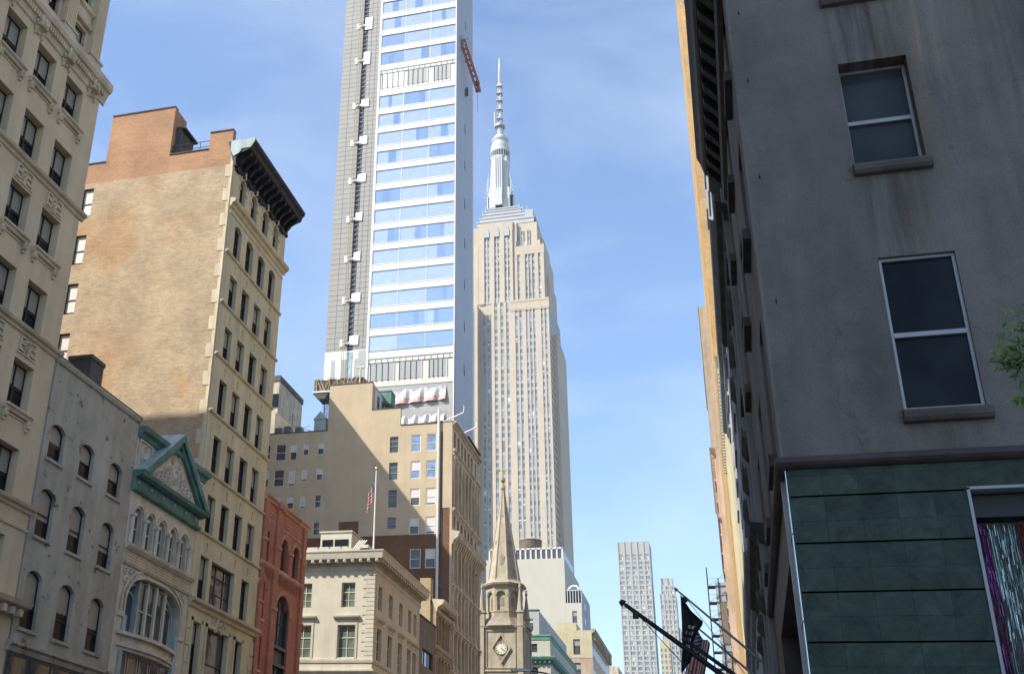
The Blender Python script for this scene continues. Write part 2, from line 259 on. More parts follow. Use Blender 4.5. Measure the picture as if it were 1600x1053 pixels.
class MB:
    def __init__(s): s.v = []; s.f = []; s.m = []; s.mats = []
    def mi(s, k):
        if k not in s.mats: s.mats.append(k)
        return s.mats.index(k)
    def poly(s, pts, k):
        i = len(s.v); s.v += [tuple(p) for p in pts]; s.f.append(tuple(range(i, i + len(pts)))); s.m.append(s.mi(k))
    def box(s, x0, x1, y0, y1, z0, z1, k):
        i = len(s.v)
        s.v += [(x0, y0, z0), (x1, y0, z0), (x1, y1, z0), (x0, y1, z0), (x0, y0, z1), (x1, y0, z1), (x1, y1, z1), (x0, y1, z1)]
        for q in ((0, 1, 5, 4), (1, 2, 6, 5), (2, 3, 7, 6), (3, 0, 4, 7), (4, 5, 6, 7), (3, 2, 1, 0)):
            s.f.append(tuple(i + a for a in q)); s.m.append(s.mi(k))
    def loft(s, A, B, k, caps=True):
        n = len(A)
        for j in range(n):
            s.poly([A[j], A[(j + 1) % n], B[(j + 1) % n], B[j]], k)
        if caps: s.poly(A[::-1], k); s.poly(B, k)
    def prof(s, x0, x1, P, k, miter0=0, miter1=0):
        """moulding: profile P of (out, z); out>0 stands proud of the wall; runs from x0 to x1, optional mitred ends"""
        A = [(x0 - miter0 * o, -o, z) for o, z in P]; B = [(x1 + miter1 * o, -o, z) for o, z in P]
        s.loft(A, B, k)
    def prism(s, P, y0, y1, k):
        s.loft([(x, y0, z) for x, z in P], [(x, y1, z) for x, z in P], k)
    def tube(s, p0, p1, r, k, n=8, r1=None):
        p0 = Vector(p0); p1 = Vector(p1); d = (p1 - p0).normalized(); r1 = r if r1 is None else r1
        a = d.orthogonal().normalized(); b = d.cross(a)
        A = [p0 + (a * math.cos(t) + b * math.sin(t)) * r for t in [2 * PI * i / n for i in range(n)]]
        B = [p1 + (a * math.cos(t) + b * math.sin(t)) * r1 for t in [2 * PI * i / n for i in range(n)]]
        s.loft(A, B, k)
    def lathe(s, cx, cy, P, k, n=12, ph=0):
        R = [[(cx + r * math.cos(ph + 2 * PI * i / n), cy + r * math.sin(ph + 2 * PI * i / n), z) for i in range(n)] for r, z in P]
        for a, b in zip(R, R[1:]): s.loft(a, b, k, False)
        s.poly(R[0][::-1], k); s.poly(R[-1], k)
    def ring(s, cx, cz, r, t, y, k, n=14, a0=0, a1=2 * PI, sx=1.0):
        """a raised relief ring in the wall plane"""
        m = n
        for i in range(m):
            a = a0 + (a1 - a0) * i / m; b = a0 + (a1 - a0) * (i + 1) / m
            def P(r_, a_, yy): return (cx + sx * r_ * math.cos(a_), yy, cz + r_ * math.sin(a_))
            s.poly([P(r - t, a, y), P(r, a, y - t), P(r, b, y - t), P(r - t, b, y)], k)
            s.poly([P(r, a, y - t), P(r + t, a, y), P(r + t, b, y), P(r, b, y - t)], k)
    def boss(s, cx, cz, r, y, k, h=None, n=10):
        h = r * .6 if h is None else h
        L0 = [(cx + r * math.cos(2 * PI * i / n), y, cz + r * math.sin(2 * PI * i / n)) for i in range(n)]
        L1 = [(cx + .6 * r * math.cos(2 * PI * i / n), y - h * .8, cz + .6 * r * math.sin(2 * PI * i / n)) for i in range(n)]
        s.loft(L0, L1, k, False); c = (cx, y - h, cz)
        for i in range(n): s.poly([L1[i], L1[(i + 1) % n], c], k)
    def hole_surround(s, x0, x1, z0, z1, rise, depth, k, y=0):
        zt = z1 - rise
        s.poly([(x0, y, z0), (x0, y, zt), (x0, y + depth, zt), (x0, y + depth, z0)], k)
        s.poly([(x1, y, zt), (x1, y, z0), (x1, y + depth, z0), (x1, y + depth, zt)], k)
        s.poly([(x1, y, z0), (x0, y, z0), (x0, y + depth, z0), (x1, y + depth, z0)], k)
        if rise <= 0:
            s.poly([(x0, y, z1), (x1, y, z1), (x1, y + depth, z1), (x0, y + depth, z1)], k)
        else:
            A = arc_pts(x0, x1, z1, rise); h = len(A) // 2
            for a, b in zip(A, A[1:]): s.poly([(a[0], y, a[1]), (b[0], y, b[1]), (b[0], y + depth, b[1]), (a[0], y + depth, a[1])], k)
            s.poly([(x0, y, z1)] + [(a[0], y, a[1]) for a in A[:h + 1]][::-1], k)
            s.poly([(x1, y, z1)] + [(a[0], y, a[1]) for a in A[h:]], k)
    def wall(s, x0, x1, z0, z1, holes, k, depth=.35, ret=.6, y=0, kr=None):
        """wall sheet with real openings; holes: (x0, x1, z0, z1, rise)"""
        xs = sorted({round(v, 4) for h in holes for v in h[:2]} | {x0, x1}); zs = sorted({round(v, 4) for h in holes for v in h[2:4]} | {z0, z1})
        for i in range(len(zs) - 1):
            zc = (zs[i] + zs[i + 1]) / 2; run = None
            for j in range(len(xs)):
                inside = True
                if j < len(xs) - 1:
                    xc = (xs[j] + xs[j + 1]) / 2
                    inside = any(h[0] < xc < h[1] and h[2] < zc < h[3] for h in holes)
                if not inside and run is None: run = xs[j]
                if inside and run is not None:
                    s.poly([(run, y, zs[i]), (xs[j], y, zs[i]), (xs[j], y, zs[i + 1]), (run, y, zs[i + 1])], k); run = None
        for h in holes: s.hole_surround(h[0], h[1], h[2], h[3], h[4] if len(h) > 4 else 0, depth, kr or k, y)
        if ret:
            s.poly([(x0, y, z0), (x0, y, z1), (x0, y + ret, z1), (x0, y + ret, z0)], k)
            s.poly([(x1, y, z1), (x1, y, z0), (x1, y + ret, z0), (x1, y + ret, z1)], k)
            s.poly([(x0, y, z1), (x1, y, z1), (x1, y + ret, z1), (x0, y + ret, z1)], k)
    def mesh(s, name, shift=0.0):
        me = bpy.data.meshes.new(name)
        me.from_pydata([(x - shift, y, z) for x, y, z in s.v], [], s.f)
        for k in s.mats: me.materials.append(M[k])
        me.polygons.foreach_set('material_index', s.m); me.update()
        return me

def link(name, me, parent=None, loc=(0, 0, 0), rz=0, mat=None):
    o = bpy.data.objects.new(name, me); C.objects.link(o)
    o.location = loc; o.rotation_euler = (0, 0, rz)
    if parent: o.parent = parent
    return o

def thing(name, label, cat, loc=(0, 0, 0), group=None):
    o = bpy.data.objects.new(name, None); C.objects.link(o); o.location = loc
    o.empty_display_size = .5; o['label'] = label; o['category'] = cat
    if group: o['group'] = group
    return o

def tag(o, label, cat, group=None):
    o['label'] = label; o['category'] = cat
    if group: o['group'] = group
    return o

def struct(name, mb, loc=(0, 0, 0)):
    o = link(name, mb.mesh(name), None, loc); o['kind'] = 'structure'; return o

_cache = {}
def sash_meshes(w, h, rise, style, shade, fm, gm, bm):
    key = (round(w, 3), round(h, 3), round(rise, 3), style, round(shade, 2), fm, gm, bm)
    if key in _cache: return _cache[key]
    fw = .07 if style != 'thin' else .045
    if style == 'wide': fw = .10
    mb = MB(); x0, x1 = -w / 2, w / 2
    def outline(i):
        a, b, zt = x0 + i, x1 - i, h - i
        if rise <= 0: return [(a, i), (b, i), (b, zt), (a, zt)]
        r = max(.03, rise - i * .2)
        return [(a, i), (b, i)] + arc_pts(a, b, zt, min(r, (b - a) / 2), 10)[::-1]
    O, I = outline(0), outline(fw)
    for j in range(len(O)):
        q = (j + 1) % len(O)
        mb.poly([(O[j][0], 0, O[j][1]), (O[q][0], 0, O[q][1]), (I[q][0], 0, I[q][1]), (I[j][0], 0, I[j][1])], fm)
        mb.poly([(I[j][0], 0, I[j][1]), (I[q][0], 0, I[q][1]), (I[q][0], .07, I[q][1]), (I[j][0], .07, I[j][1])], fm)
    zi = h * .48 if style != 'low' else h * .36
    bars = []
    if style in ('sash', 'wide', 'thin', 'low'): bars.append((x0 + fw, x1 - fw, zi - .035, zi + .035, -.01))
    if style == 'cross':
        bars += [(x0 + fw, x1 - fw, h * .62 - .04, h * .62 + .04, -.01), (-.03, .03, fw, h - fw, 0), (x0 + fw, x1 - fw, h * .30 - .02, h * .30 + .02, .01)]
    if style == 'two':
        bars += [(x0 + fw, x1 - fw, zi - .03, zi + .03, -.01), (-.045, .045, fw, h - fw, -.01)]
    if style == 'grid':
        bars += [(x0 + fw, x1 - fw, h * k - .03, h * k + .03, 0) for k in (.33, .72)] + [(-.03 + w * k, .03 + w * k, fw, h - fw, .005) for k in (-.14, .22)]
    if style == 'mull': bars += [(-w / 6 - .05, -w / 6 + .05, fw, h - fw, -.005), (w / 6 - .05, w / 6 + .05, fw, h - fw, -.005)]
    if style == 'three':
        bars += [(x0 + fw, x1 - fw, h * .40 - .03, h * .40 + .03, -.01), (x0 + fw, x1 - fw, h * .72 - .03, h * .72 + .03, 0)]
    for a, b, c, d, yy in bars: mb.box(a, b, yy, .07, c, d, fm)
    fmesh = mb.mesh('window')
    gb = MB(); G = outline(fw * .9); gb.poly([(x, .05, z) for x, z in G], gm)
    gmesh = gb.mesh('pane')
    bmesh_ = None
    if shade > 0:
        bb = MB(); zb = h - fw - (h - 2 * fw) * shade
        if rise > 0 and zb < h - rise:
            bb.poly([(x0 + fw, .044, zb), (x1 - fw, .044, zb)] + [(p[0], .044, p[1]) for p in G[2:]], bm)
        else: bb.box(x0 + fw, x1 - fw, .040, .048, zb, h - fw, bm)
        bmesh_ = bb.mesh('blind')
    _cache[key] = (fmesh, gmesh, bmesh_); return _cache[key]

class Face:
    """a wall plane: local x runs along it (seen from outside, to the right), -y points outwards"""
    def __init__(s, root, bx, by, rz, uref): s.r = root; s.bx = bx; s.by = by; s.rz = rz; s.u = uref
    def loc(s, u, y=0, z=0):
        c, q = math.cos(s.rz), math.sin(s.rz)
        rl = s.r.location if s.r else Vector((0, 0, 0))
        return (s.bx + c * u - q * y - rl.x, s.by + q * u + c * y - rl.y, z - rl.z)
    def part(s, name, mb, parent=None, label=None):
        o = link(name, mb.mesh(name, s.u), s.r, s.loc(s.u), s.rz)
        if label: o['label'] = label
        return o
    def sub(s, name, mb, parent):
        return link(name, mb.mesh(name, s.u), parent)
    def window(s, x0, x1, z0, z1, y=.3, rise=0, style='sash', shade=0, fm='darkframe', gm='g_dark', bm='blind', sill=None, label=None, tiny=False):
        f, g, b = sash_meshes(x1 - x0, z1 - z0, rise, style, shade, fm, gm, bm)
        o = link('window', f, s.r, s.loc((x0 + x1) / 2, y, z0), s.rz)
        link('pane', g, o)
        if b: link('blind', b, o)
        if sill:
            k = ('sill', round(x1 - x0, 3), sill, round(y, 2))
            if k not in _cache:
                mb = MB(); hw = (x1 - x0) / 2 + .12; mb.box(-hw, hw, -y - .12, -y + .02, -.16, -.002, sill); _cache[k] = mb.mesh('sill')
            link('sill', _cache[k], o)
        if label: o['label'] = label
        return o

def shell(face, x0, x1, d0, d1, h, k, roofk='roof', name='side_wall'):
    mb = MB(); i = .02
    mb.box(x0 + i, x1 - i, d0, d1, 0, h, k); o = face.part(name, mb)
    mb = MB(); mb.box(x0 + .3, x1 - .3, d0 + .3, d1 - .3, h + .004, h + .08, roofk); face.part('roof', mb)
    return o

XL, XR = -29.8, 0.98

# ================================================================== ground
mb = MB(); mb.box(-3000, 3000, -600, 5000, -1, -.30, 'asphalt'); struct('ground', mb)
mb = MB(); mb.box(-24.8, -4.2, -300, 1500, -.296, -.12, 'asphalt'); struct('road', mb)
for i, (y0, y1) in enumerate(((-300, 80), (98.4, 146), (162, 224), (240, 1500))):
    mb = MB(); mb.box(XL - .02, -25, y0, y1, -.295, 0, 'pave'); mb.box(-25, -24.8, y0, y1, -.295, -.003, 'light_grey'); struct('pavement', mb)
mb = MB(); mb.box(-4, 30, -300, 1500, -.295, 0, 'pave'); mb.box(-4.2, -4, -300, 1500, -.295, -.003, 'light_grey'); struct('pavement', mb)
for x in (-20, -15, -10):
    mb = MB()
    for j in range(60): mb.box(x - .08, x + .08, j * 9 - 20, j * 9 - 17, -.119, -.112, 'paint')
    struct('road_marking', mb)

# ================================================================== A: tall buff office building, left edge
rA = thing('office_building', 'tall buff stone office building with scroll bracket ledges at the far left edge', 'building', (XL, 36, 0))
FA = Face(rA, XL, 0, PI / 2, 28.0)
A0, A1, AH = 28.0, 43.85, 54.7
wc = [41.47 - 2.70 * i for i in range(6)]          # window axes
tops = [37.55 - 3.95 * i for i in range(6)]
holes = []
for c in wc:
    for i, t in enumerate(tops): holes.append((c - .83, c + .83, t - 2.3 - (.12 if i % 2 else 0), t, 0))
    holes.append((c - .85, c + .85, 11.5, 13.9, 0)); holes.append((c - .85, c + .85, 5.2, 10.2, 0))
mb = MB(); mb.wall(A0, A1, 0, 38.2, holes, 'buff', depth=.55, ret=1.0); FA.part('wall', mb)
mb = MB(); uh = []
for c in wc:
    for b in (39.2, 43.0, 46.8): uh.append((c - .72, c + .72, b, b + 2.35, 0))
mb.wall(A0, A1, 38.2, 50.5, uh, 'buff', depth=.3, ret=.8, y=.45); FA.part('wall', mb)
shell(FA, A0, A1, 1.0, 34, AH - 1, 'buff')
for j, c in enumerate(wc):
    for i, t in enumerate(tops):
        FA.window(c - .83, c + .83, t - 2.3 - (.12 if i % 2 else 0), t, y=.42, style='two', shade=random.choice((.45, .5, .42, .55)), bm='blind', fm='black')
    for b in (39.2, 43.0, 46.8): FA.window(c - .72, c + .72, b, b + 2.35, y=.68, style='sash', shade=random.choice((0, .4, .5)), fm='black')
    FA.window(c - .85, c + .85, 11.5, 13.9, y=.42, style='two', fm='black'); FA.window(c - .85, c + .85, 5.2, 10.2, y=.42, style='two', fm='black')
    # bracketed sills
    for i in (0, 2, 4):
        z = tops[i] - 2.3
        mb = MB(); mb.prof(c - 1.1, c + 1.1, [(0, z - .30), (.16, z - .26), (.2, z - .16), (.3, z - .1), (.3, z - .004), (0, z - .004)], 'buff_trim')
        for s in (-1, 1):
            x = c + s * .92
            mb.box(x - .11, x + .11, -.2, 0, z - .62, z - .28, 'buff_trim'); mb.ring(x, z - .46, .10, .045, -.2, 'buff_trim', 10); mb.box(x - .08, x + .08, -.12, 0, z - .78, z - .62, 'buff_trim')
        mb.box(c - .8, c + .8, -.05, 0, z - .40, z - .32, 'buff_trim')
        FA.part('sill', mb)
def fret(mb, x0, z0, w, h, k):
    """the squared key pattern beside each boss"""
    t = .09
    for s, xx in ((1, x0), (-1, x0 + w)):
        mb.box(min(xx, xx + s * t), max(xx, xx + s * t), -.10, 0, z0, z0 + h, k)
        for zz in (z0 + h - t, z0 + h * .5 - t / 2, z0): mb.box(min(xx + s * t, xx + s * .42), max(xx + s * t, xx + s * .42), -.10, 0, zz, zz + t, k)
    mb.ring(x0 + w / 2, z0 + h / 2, .22, .08, -.02, k, 12); mb.boss(x0 + w / 2, z0 + h / 2, .11, -.02, k)
    mb.box(x0 + w / 2 - .04, x0 + w / 2 + .04, -.12, 0, z0 - .15, z0 + .1, k)
for z in (31.05, 23.3, 15.55):
    mb = MB(); mb.prof(A0, A1 + .2, [(0, z - .36), (.10, z - .32), (.13, z - .2), (.28, z - .14), (.34, z - .02), (.34, z), (0, z)], 'buff_trim')
    mb.prof(A0, A1 + .05, [(0, z - 1.16), (.07, z - 1.13), (.07, z - 1.04), (0, z - 1.0)], 'buff_trim') if z < 20 else None
    FA.part('ledge', mb)
    for c in wc:
        if z > 20: mb = MB(); fret(mb, c - .68, z - 1.15, 1.36, .72, 'buff_trim'); mb.box(c - .8, c + .8, -.05, 0, z - 1.28, z - 1.2, 'buff_trim'); FA.part('ornament', mb)
mb = MB(); z = 11.3; mb.prof(A0, A1 + .5, [(0, z - .6), (.2, z - .5), (.25, z - .3), (.6, z - .2), (.7, z), (0, z + .1)], 'buff_trim')
for i in range(24): mb.box(A1 - .2 - i * .62, A1 + .08 - i * .62, -.5, 0, z - .62, z - .32, 'buff_trim')
FA.part('ledge', mb)
# big cornice with dentils and bosses
z = 39.3; mb = MB()
mb.prof(A0, A1 + .35, [(0, 38.05), (.09, 38.1), (.12, 38.3), (.3, 38.75), (.42, 38.8), (.5, 39.0), (.5, 39.3), (-.3, 39.42)], 'buff_trim')
x = A1 - .1
while x > A0: mb.box(x - .11, x, -.3, 0, 38.42, 38.76, 'buff_trim'); x -= .21
FA.part('cornice', mb)
for i in range(7):
    c = 42.95 - 2.62 * i; mb = MB()
    mb.ring(c, 38.5, .27, .09, -.33, 'buff_trim', 14); mb.boss(c, 38.5, .14, -.33, 'buff_trim'); mb.box(c - .30, c + .30, -.34, 0, 38.15, 38.86, 'buff_trim')
    for s in (-1, 1): mb.boss(c + s * .30, 37.98, .12, -.05, 'buff_trim', .15); mb.ring(c + s * .36, 38.25, .1, .05, -.2, 'buff_trim', 8); mb.box(c + s * .30 - .05, c + s * .30 + .05, -.12, 0, 37.65, 37.95, 'buff_trim')
    mb.boss(c, 37.85, .1, -.03, 'buff_trim', .12); FA.part('ornament', mb)
for i in range(7):                                   # fluted pilasters of the upper storeys
    c = 42.9 - 2.70 * i; mb = MB(); hw = .46
    mb.box(c - hw - .12, c + hw + .12, .02, .45, 39.35, 40.25, 'buff_trim'); mb.prof(c - hw - .2, c + hw + .2, [(-.45, 40.2), (.04, 40.2), (.04, 40.35), (-.45, 40.4)], 'buff_trim')
    for q in range(6):
        a = c - hw + q * (2 * hw / 6) + .02; mb.box(a, a + 2 * hw / 6 - .04, .08, .45, 40.38, 50, 'buff')
    mb.box(c - hw, c + hw, .14, .45, 40.38, 50, 'buff'); FA.part('pilaster', mb)
for c in wc:
    mb = MB(); mb.box(c - .84, c + .84, .33, .45, 41.75, 42.85, 'buff_trim'); mb.prof(c - .88, c + .88, [(-.35, 41.72), (-.22, 41.76), (-.18, 41.9), (-.3, 41.96)], 'buff_trim'); mb.prof(c - .88, c + .88, [(-.35, 42.6), (-.18, 42.7), (-.14, 42.88), (-.3, 42.95)], 'buff_trim'); FA.part('spandrel_panel', mb)
    mb = MB()
    for zz in (39.6, 40.0): mb.tube((c - .72, .2, zz), (c + .72, .2, zz), .022, 'iron', 6)
    for q in range(7):
        xx = c - .66 + q * .22; mb.tube((xx, .2, 39.36), (xx, .2, 40.0), .014, 'iron', 5); 
        if q < 6: mb.ring(xx + .11, 39.8, .085, .015, .2, 'iron', 8)
    FA.part('railing', mb)
mb = MB(); mb.prof(A0, A1 + .8, [(0, 50.5), (.5, 50.9), (.9, 51.2), (1.1, 51.9), (1.1, 52.2), (-1, 52.4)], 'buff_trim'); mb.box(A0, A1, .1, 1.2, 52.2, AH, 'buff'); FA.part('cornice', mb)

# ================================================================== G: peeling grey building
rG = thing('townhouse', 'peeling grey painted building with three columns of arched windows', 'building', (XL, 48, 0))
FG = Face(rG, XL, 0, PI / 2, 43.9)
gx = [45.13, 48.0, 50.95]; holes = []
rows = [(18.22, 20.0), (14.5, 16.82), (10.38, 12.98), (5.2, 8.6)]
for c in gx:
    for (a, b) in rows: holes.append((c - .67, c + .67, a, b, .28))
mb = MB(); mb.wall(43.9, 52.75, 0, 22.95, holes, 'grey_paint', depth=.32, ret=.8); FG.part('wall', mb)
shell(FG, 43.9, 52.75, .8, 22, 22.4, 'old_brick')
for ri, (a, b) in enumerate(rows):
    for ci, c in enumerate(gx):
        FG.window(c - .67, c + .67, a, b, y=.2, rise=.28, style='low' if ri == 2 else 'sash', shade=(.52, .62, .55, 0)[ri] + random.uniform(-.05, .08) if ri < 3 else 0, fm='black', bm='blind')
        if ri == 2 and ci < 2:
            pass
        mb = MB(); mb.box(c - .78, c + .78, -.10, .04, a - .15, a - .003, 'grey_paint'); FG.part('sill', mb)
mb = MB(); mb.prof(43.9, 52.75, [(-.8, 22.95), (0, 22.85), (.10, 22.9), (.16, 23.05), (.16, 23.16), (-.8, 23.2)], 'grey_paint'); mb.box(43.9, 52.76, -.17, .8, 23.17, 23.22, 'dsill'); FG.part('coping', mb)
mb = MB(); z = 9.68; mb.prof(43.75, 52.9, [(0, z - .45), (.14, z - .4), (.2, z - .2), (.34, z - .12), (.34, z), (0, z + .06)], 'grey_paint'); FG.part('ledge', mb)
for i in range(5):
    mb = MB(); x = 44.0 + i * 1.78; mb.box(x, x + 1.6, -.06, 0, 4.2, 9.1, 'g_mid'); mb.box(x - .06, x + 1.66, -.05, .02, 4.1, 9.2, 'dsill'); FG.part('sign_panel', mb)
mb = MB(); mb.box(-31.3, -30.0, 47.3, 48.6, 22.4, 24.55, 'dsill'); mb.box(-31.36, -29.94, 47.24, 48.66, 24.5, 24.72, 'dsill')
o = link('chimney', mb.mesh('chimney'), rG, (-rG.location.x, -rG.location.y, 0))
mb = MB(); mb.tube((43.97, -.04, 9.8), (43.97, -.04, 22.9), .05, 'grey_paint', 6); FG.part('downpipe', mb)

# ================================================================== P: white building with the green pediment
rP = thing('pediment_building', 'narrow white building with a teal triangular pediment and round arched windows', 'building', (XL, 57, 0))
FP = Face(rP, XL, 0, PI / 2, 52.8)
P0, P1 = 52.8, 61.1
ax = [53.92, 55.36, 56.80, 58.24, 59.68]; holes = []
for c in ax: holes.append((c - .44, c + .44, 16.35, 18.45, .44))
mb = MB(); mb.wall(P0, P1, 15.3, 19.2, holes, 'white_stone', depth=.35, ret=.8); FP.part('wall', mb)
mb = MB()
for c in ax:
    A = arc_pts(c - .56, c + .56, 18.57, .56, 10); B = arc_pts(c - .70, c + .70, 18.74, .70, 10)
    for i in range(10):
        mb.poly([(A[i][0], -.09, A[i][1]), (A[i + 1][0], -.09, A[i + 1][1]), (B[i + 1][0], -.09, B[i + 1][1]), (B[i][0], -.09, B[i][1])], 'white_stone')
        mb.poly([(A[i][0], 0, A[i][1]), (A[i + 1][0], 0, A[i + 1][1]), (A[i + 1][0], -.09, A[i + 1][1]), (A[i][0], -.09, A[i][1])], 'white_stone')
        mb.poly([(B[i][0], 0, B[i][1]), (B[i + 1][0], 0, B[i + 1][1]), (B[i + 1][0], -.09, B[i + 1][1]), (B[i][0], -.09, B[i][1])], 'white_stone')
FP.part('arch_moulding', mb)
for i in range(6):
    x = 53.20 + 1.44 * i; mb = MB()
    mb.tube((x, -.10, 16.35), (x, -.10, 17.85), .11, 'white_stone', 10); mb.box(x - .17, x + .17, -.24, 0, 17.85, 18.02, 'white_stone'); mb.box(x - .15, x + .15, -.22, 0, 16.2, 16.4, 'white_stone'); FP.part('column', mb)
for c in ax: FP.window(c - .44, c + .44, 16.35, 18.45, y=.2, rise=.44, fm='creamframe', gm='g_mid', shade=.0)
# frieze band and ledges
mb = MB(); mb.prof(P0 + .05, P1 + .1, [(0, 16.02), (.12, 16.05), (.3, 16.2), (.34, 16.34), (0, 16.34)], 'white_stone'); mb.prof(P0, P1 + .05, [(0, 15.25), (.12, 15.28), (.2, 15.42), (.08, 15.5), (0, 15.5)], 'white_stone'); FP.part('ledge', mb)
mb = MB(); x = P0 + .25
while x < P1 - .1:
    for zz in (15.62, 15.78, 15.94): mb.boss(x + (0.07 if zz == 15.78 else 0), zz, .062, -.02, 'buff_trim', .05, 6)
    x += .15
mb.box(P0 + .1, P1, -.02, 0, 15.5, 16.03, 'buff_trim'); FP.part('frieze', mb)
# lower storeys: big three centred arch opening
ah = (53.55, 60.25, 5.0, 15.0, 2.3)
mb = MB(); mb.wall(P0, P1, 0, 15.3, [ah], 'white_stone', depth=.9, ret=.8); FP.part('wall', mb)
mb = MB()
A = arc_pts(53.55, 60.25, 15.0, 2.3, 16)
for r_, th, yo in ((0.02, .12, -.12), (.35, .10, -.08), (-.35, .16, .3)):
    for i in range(16):
        a, b = A[i], A[i + 1]; cx, cz = 56.9, 12.0
        def off(p, d): v = Vector((p[0] - cx, p[1] - cz)); v.normalize(); return (p[0] + v.x * d, p[1] + v.y * d)
        q = [off(a, r_), off(b, r_), off(b, r_ + th), off(a, r_ + th)]
        mb.poly([(q[0][0], yo, q[0][1]), (q[1][0], yo, q[1][1]), (q[2][0], yo, q[2][1]), (q[3][0], yo, q[3][1])], 'pale_teal' if r_ < 0 else 'white_stone')
        mb.poly([(q[0][0], yo + .5 if r_ < 0 else 0, q[0][1]), (q[1][0], yo + .5 if r_ < 0 else 0, q[1][1]), (q[1][0], yo, q[1][1]), (q[0][0], yo, q[0][1])], 'pale_teal' if r_ < 0 else 'white_stone')
for x in (53.62, 59.80): mb.box(x, x + .40, -.05, .85, 5, 12.75, 'pale_teal')
FP.part('arch_moulding', mb)
mb = MB()
for cx, sgn in ((53.3, 1), (60.5, -1)):
    for k in range(3): mb.ring(cx + sgn * .1 * k, 14.95 - .5 * k, .17, .05, -.03, 'white_stone', 10); mb.ring(cx + sgn * (.45 + .3 * k), 15.02 - .04 * k, .13 - .03 * k, .04, -.03, 'white_stone', 10); mb.boss(cx + sgn * .1 * k, 14.95 - .5 * k, .07, -.03, 'white_stone')
    mb.tube((cx, -.06, 12.9), (cx, -.06, 13.7), .04, 'white_stone', 6)
    mb.box(cx - .32, cx + .32, -.1, 0, 12.6, 12.85, 'white_stone')
FP.part('ornament', mb)
mx_ = [53.95, 55.35, 56.35, 57.4, 58.5, 59.85]
for i, (a, b) in enumerate(zip(mx_, mx_[1:])):
    h = (14.2, 14.85, 14.9, 14.85, 14.2)[i]
    FP.window(a, b, 11.95, h, y=.40 if i in (0, 4) else .22, rise=.0 if 0 < i < 4 else .3, style='thin' if i in (1, 2) else 'plain', fm='creamframe', gm='g_mid')
for x, k in ((55.35, 'pale_teal'), (57.4, 'creamframe'), (58.5, 'creamframe'), (56.35, 'creamframe')):
    mb = MB(); mb.box(x - .09, x + .09, .12, .6, 11.9, 14.95, k if x != 55.35 else 'pale_teal'); FP.part('mullion', mb)
mb = MB(); mb.box(53.55, 60.25, .6, .75, 5.0, 15.0, 'g_mid'); FP.part('infill', mb)
def bow(mb, x0, x1, z0, z1, out, bulge, k, n=12, y0=.6):
    F = [(x0 + (x1 - x0) * i / n, -out - bulge * math.sin(PI * i / n)) for i in range(n + 1)]
    P = F + [(x1, y0), (x0, y0)]
    mb.loft([(x, y, z0) for x, y in P], [(x, y, z1) for x, y in P], k)
mb = MB(); bow(mb, 53.1, 59.95, 11.72, 11.9, .12, .5, 'white_stone'); bow(mb, 53.3, 59.8, 11.3, 11.72, -.05, .45, 'white_stone'); bow(mb, 53.2, 59.9, 11.15, 11.3, .05, .5, 'white_stone'); bow(mb, 53.2, 59.9, 10.98, 11.15, -.05, .45, 'white_stone'); FP.part('bay_ledge', mb)
for i in range(5):
    a = 53.7 + i * 1.25; FP.window(a, a + 1.12, 9.6, 10.95, y=.1, style='plain', fm='white_stone', gm='g_mid'); FP.window(a, a + 1.12, 5.2, 9.4, y=.1, style='plain', fm='white_stone', gm='g_dark')
mb = MB(); mb.box(53.6, 60.0, 0, .6, 9.38, 9.62, 'white_stone'); FP.part('ledge', mb)
# green frieze, pediment and attic
mb = MB(); mb.prof(P0 - .05, P1 + .05, [(0, 19.15), (.28, 19.2), (.34, 19.34), (.12, 19.42), (.12, 19.95), (0, 19.95)], 'teal')
for i in range(6): mb.boss(53.25 + i * 1.48, 19.68, .12, -.14, 'pale_teal', .1)
FP.part('frieze', mb)
a0, a1, zb, za = P0 + .0, P1 + .35, 19.95, 23.45; ac = (a0 + a1) / 2
mb = MB(); mb.prof(a0, a1, [(0, zb - .02), (.3, zb), (.55, zb + .12), (.62, zb + .3), (-.2, zb + .3)], 'teal')
def rake(mb, xa, za_, xb, zb_, w, o0, o1, k):
    d = Vector((xb - xa, zb_ - za_)).normalized(); n = Vector((-d.y, d.x)) * (1 if d.x > 0 else -1)
    P = [(xa, za_), (xb, zb_), (xb + 0, zb_ - w / abs(d.x)), (xa + d.x * w * .2, za_ - w * .0)]
    P = [(xa, za_), (xb, zb_), (xb, zb_ - w / max(.3, abs(d.x))), (xa - (-1 if xb > xa else 1) * w / max(.3, abs(d.y)), za_)]
    mb.loft([(x, -o1, z) for x, z in P], [(x, -o0, z) for x, z in P], k)
for s in (0, 1):
    xa = a0 if s == 0 else a1
    rake(mb, xa, zb + .3, ac, za + .3, .34, -.2, .66, 'teal')
    xi = xa + (.42 if s == 0 else -.42)
    rake(mb, xi, zb + .32, ac, za - .02, .34, 0, .48, 'teal')
FP.part('pediment', mb)
mb = MB(); mb.prism([(a0 + .5, zb + .3), (a1 - .5, zb + .3), (ac, za - .1)], -.24, -.02, 'white_stone'); FP.part('tympanum', mb)
mb = MB(); random.seed(3)
mb.ring(ac, 21.2, .38, .1, -.26, 'white_stone', 16, sx=.75); mb.boss(ac, 21.2, .26, -.26, 'white_stone', .16)
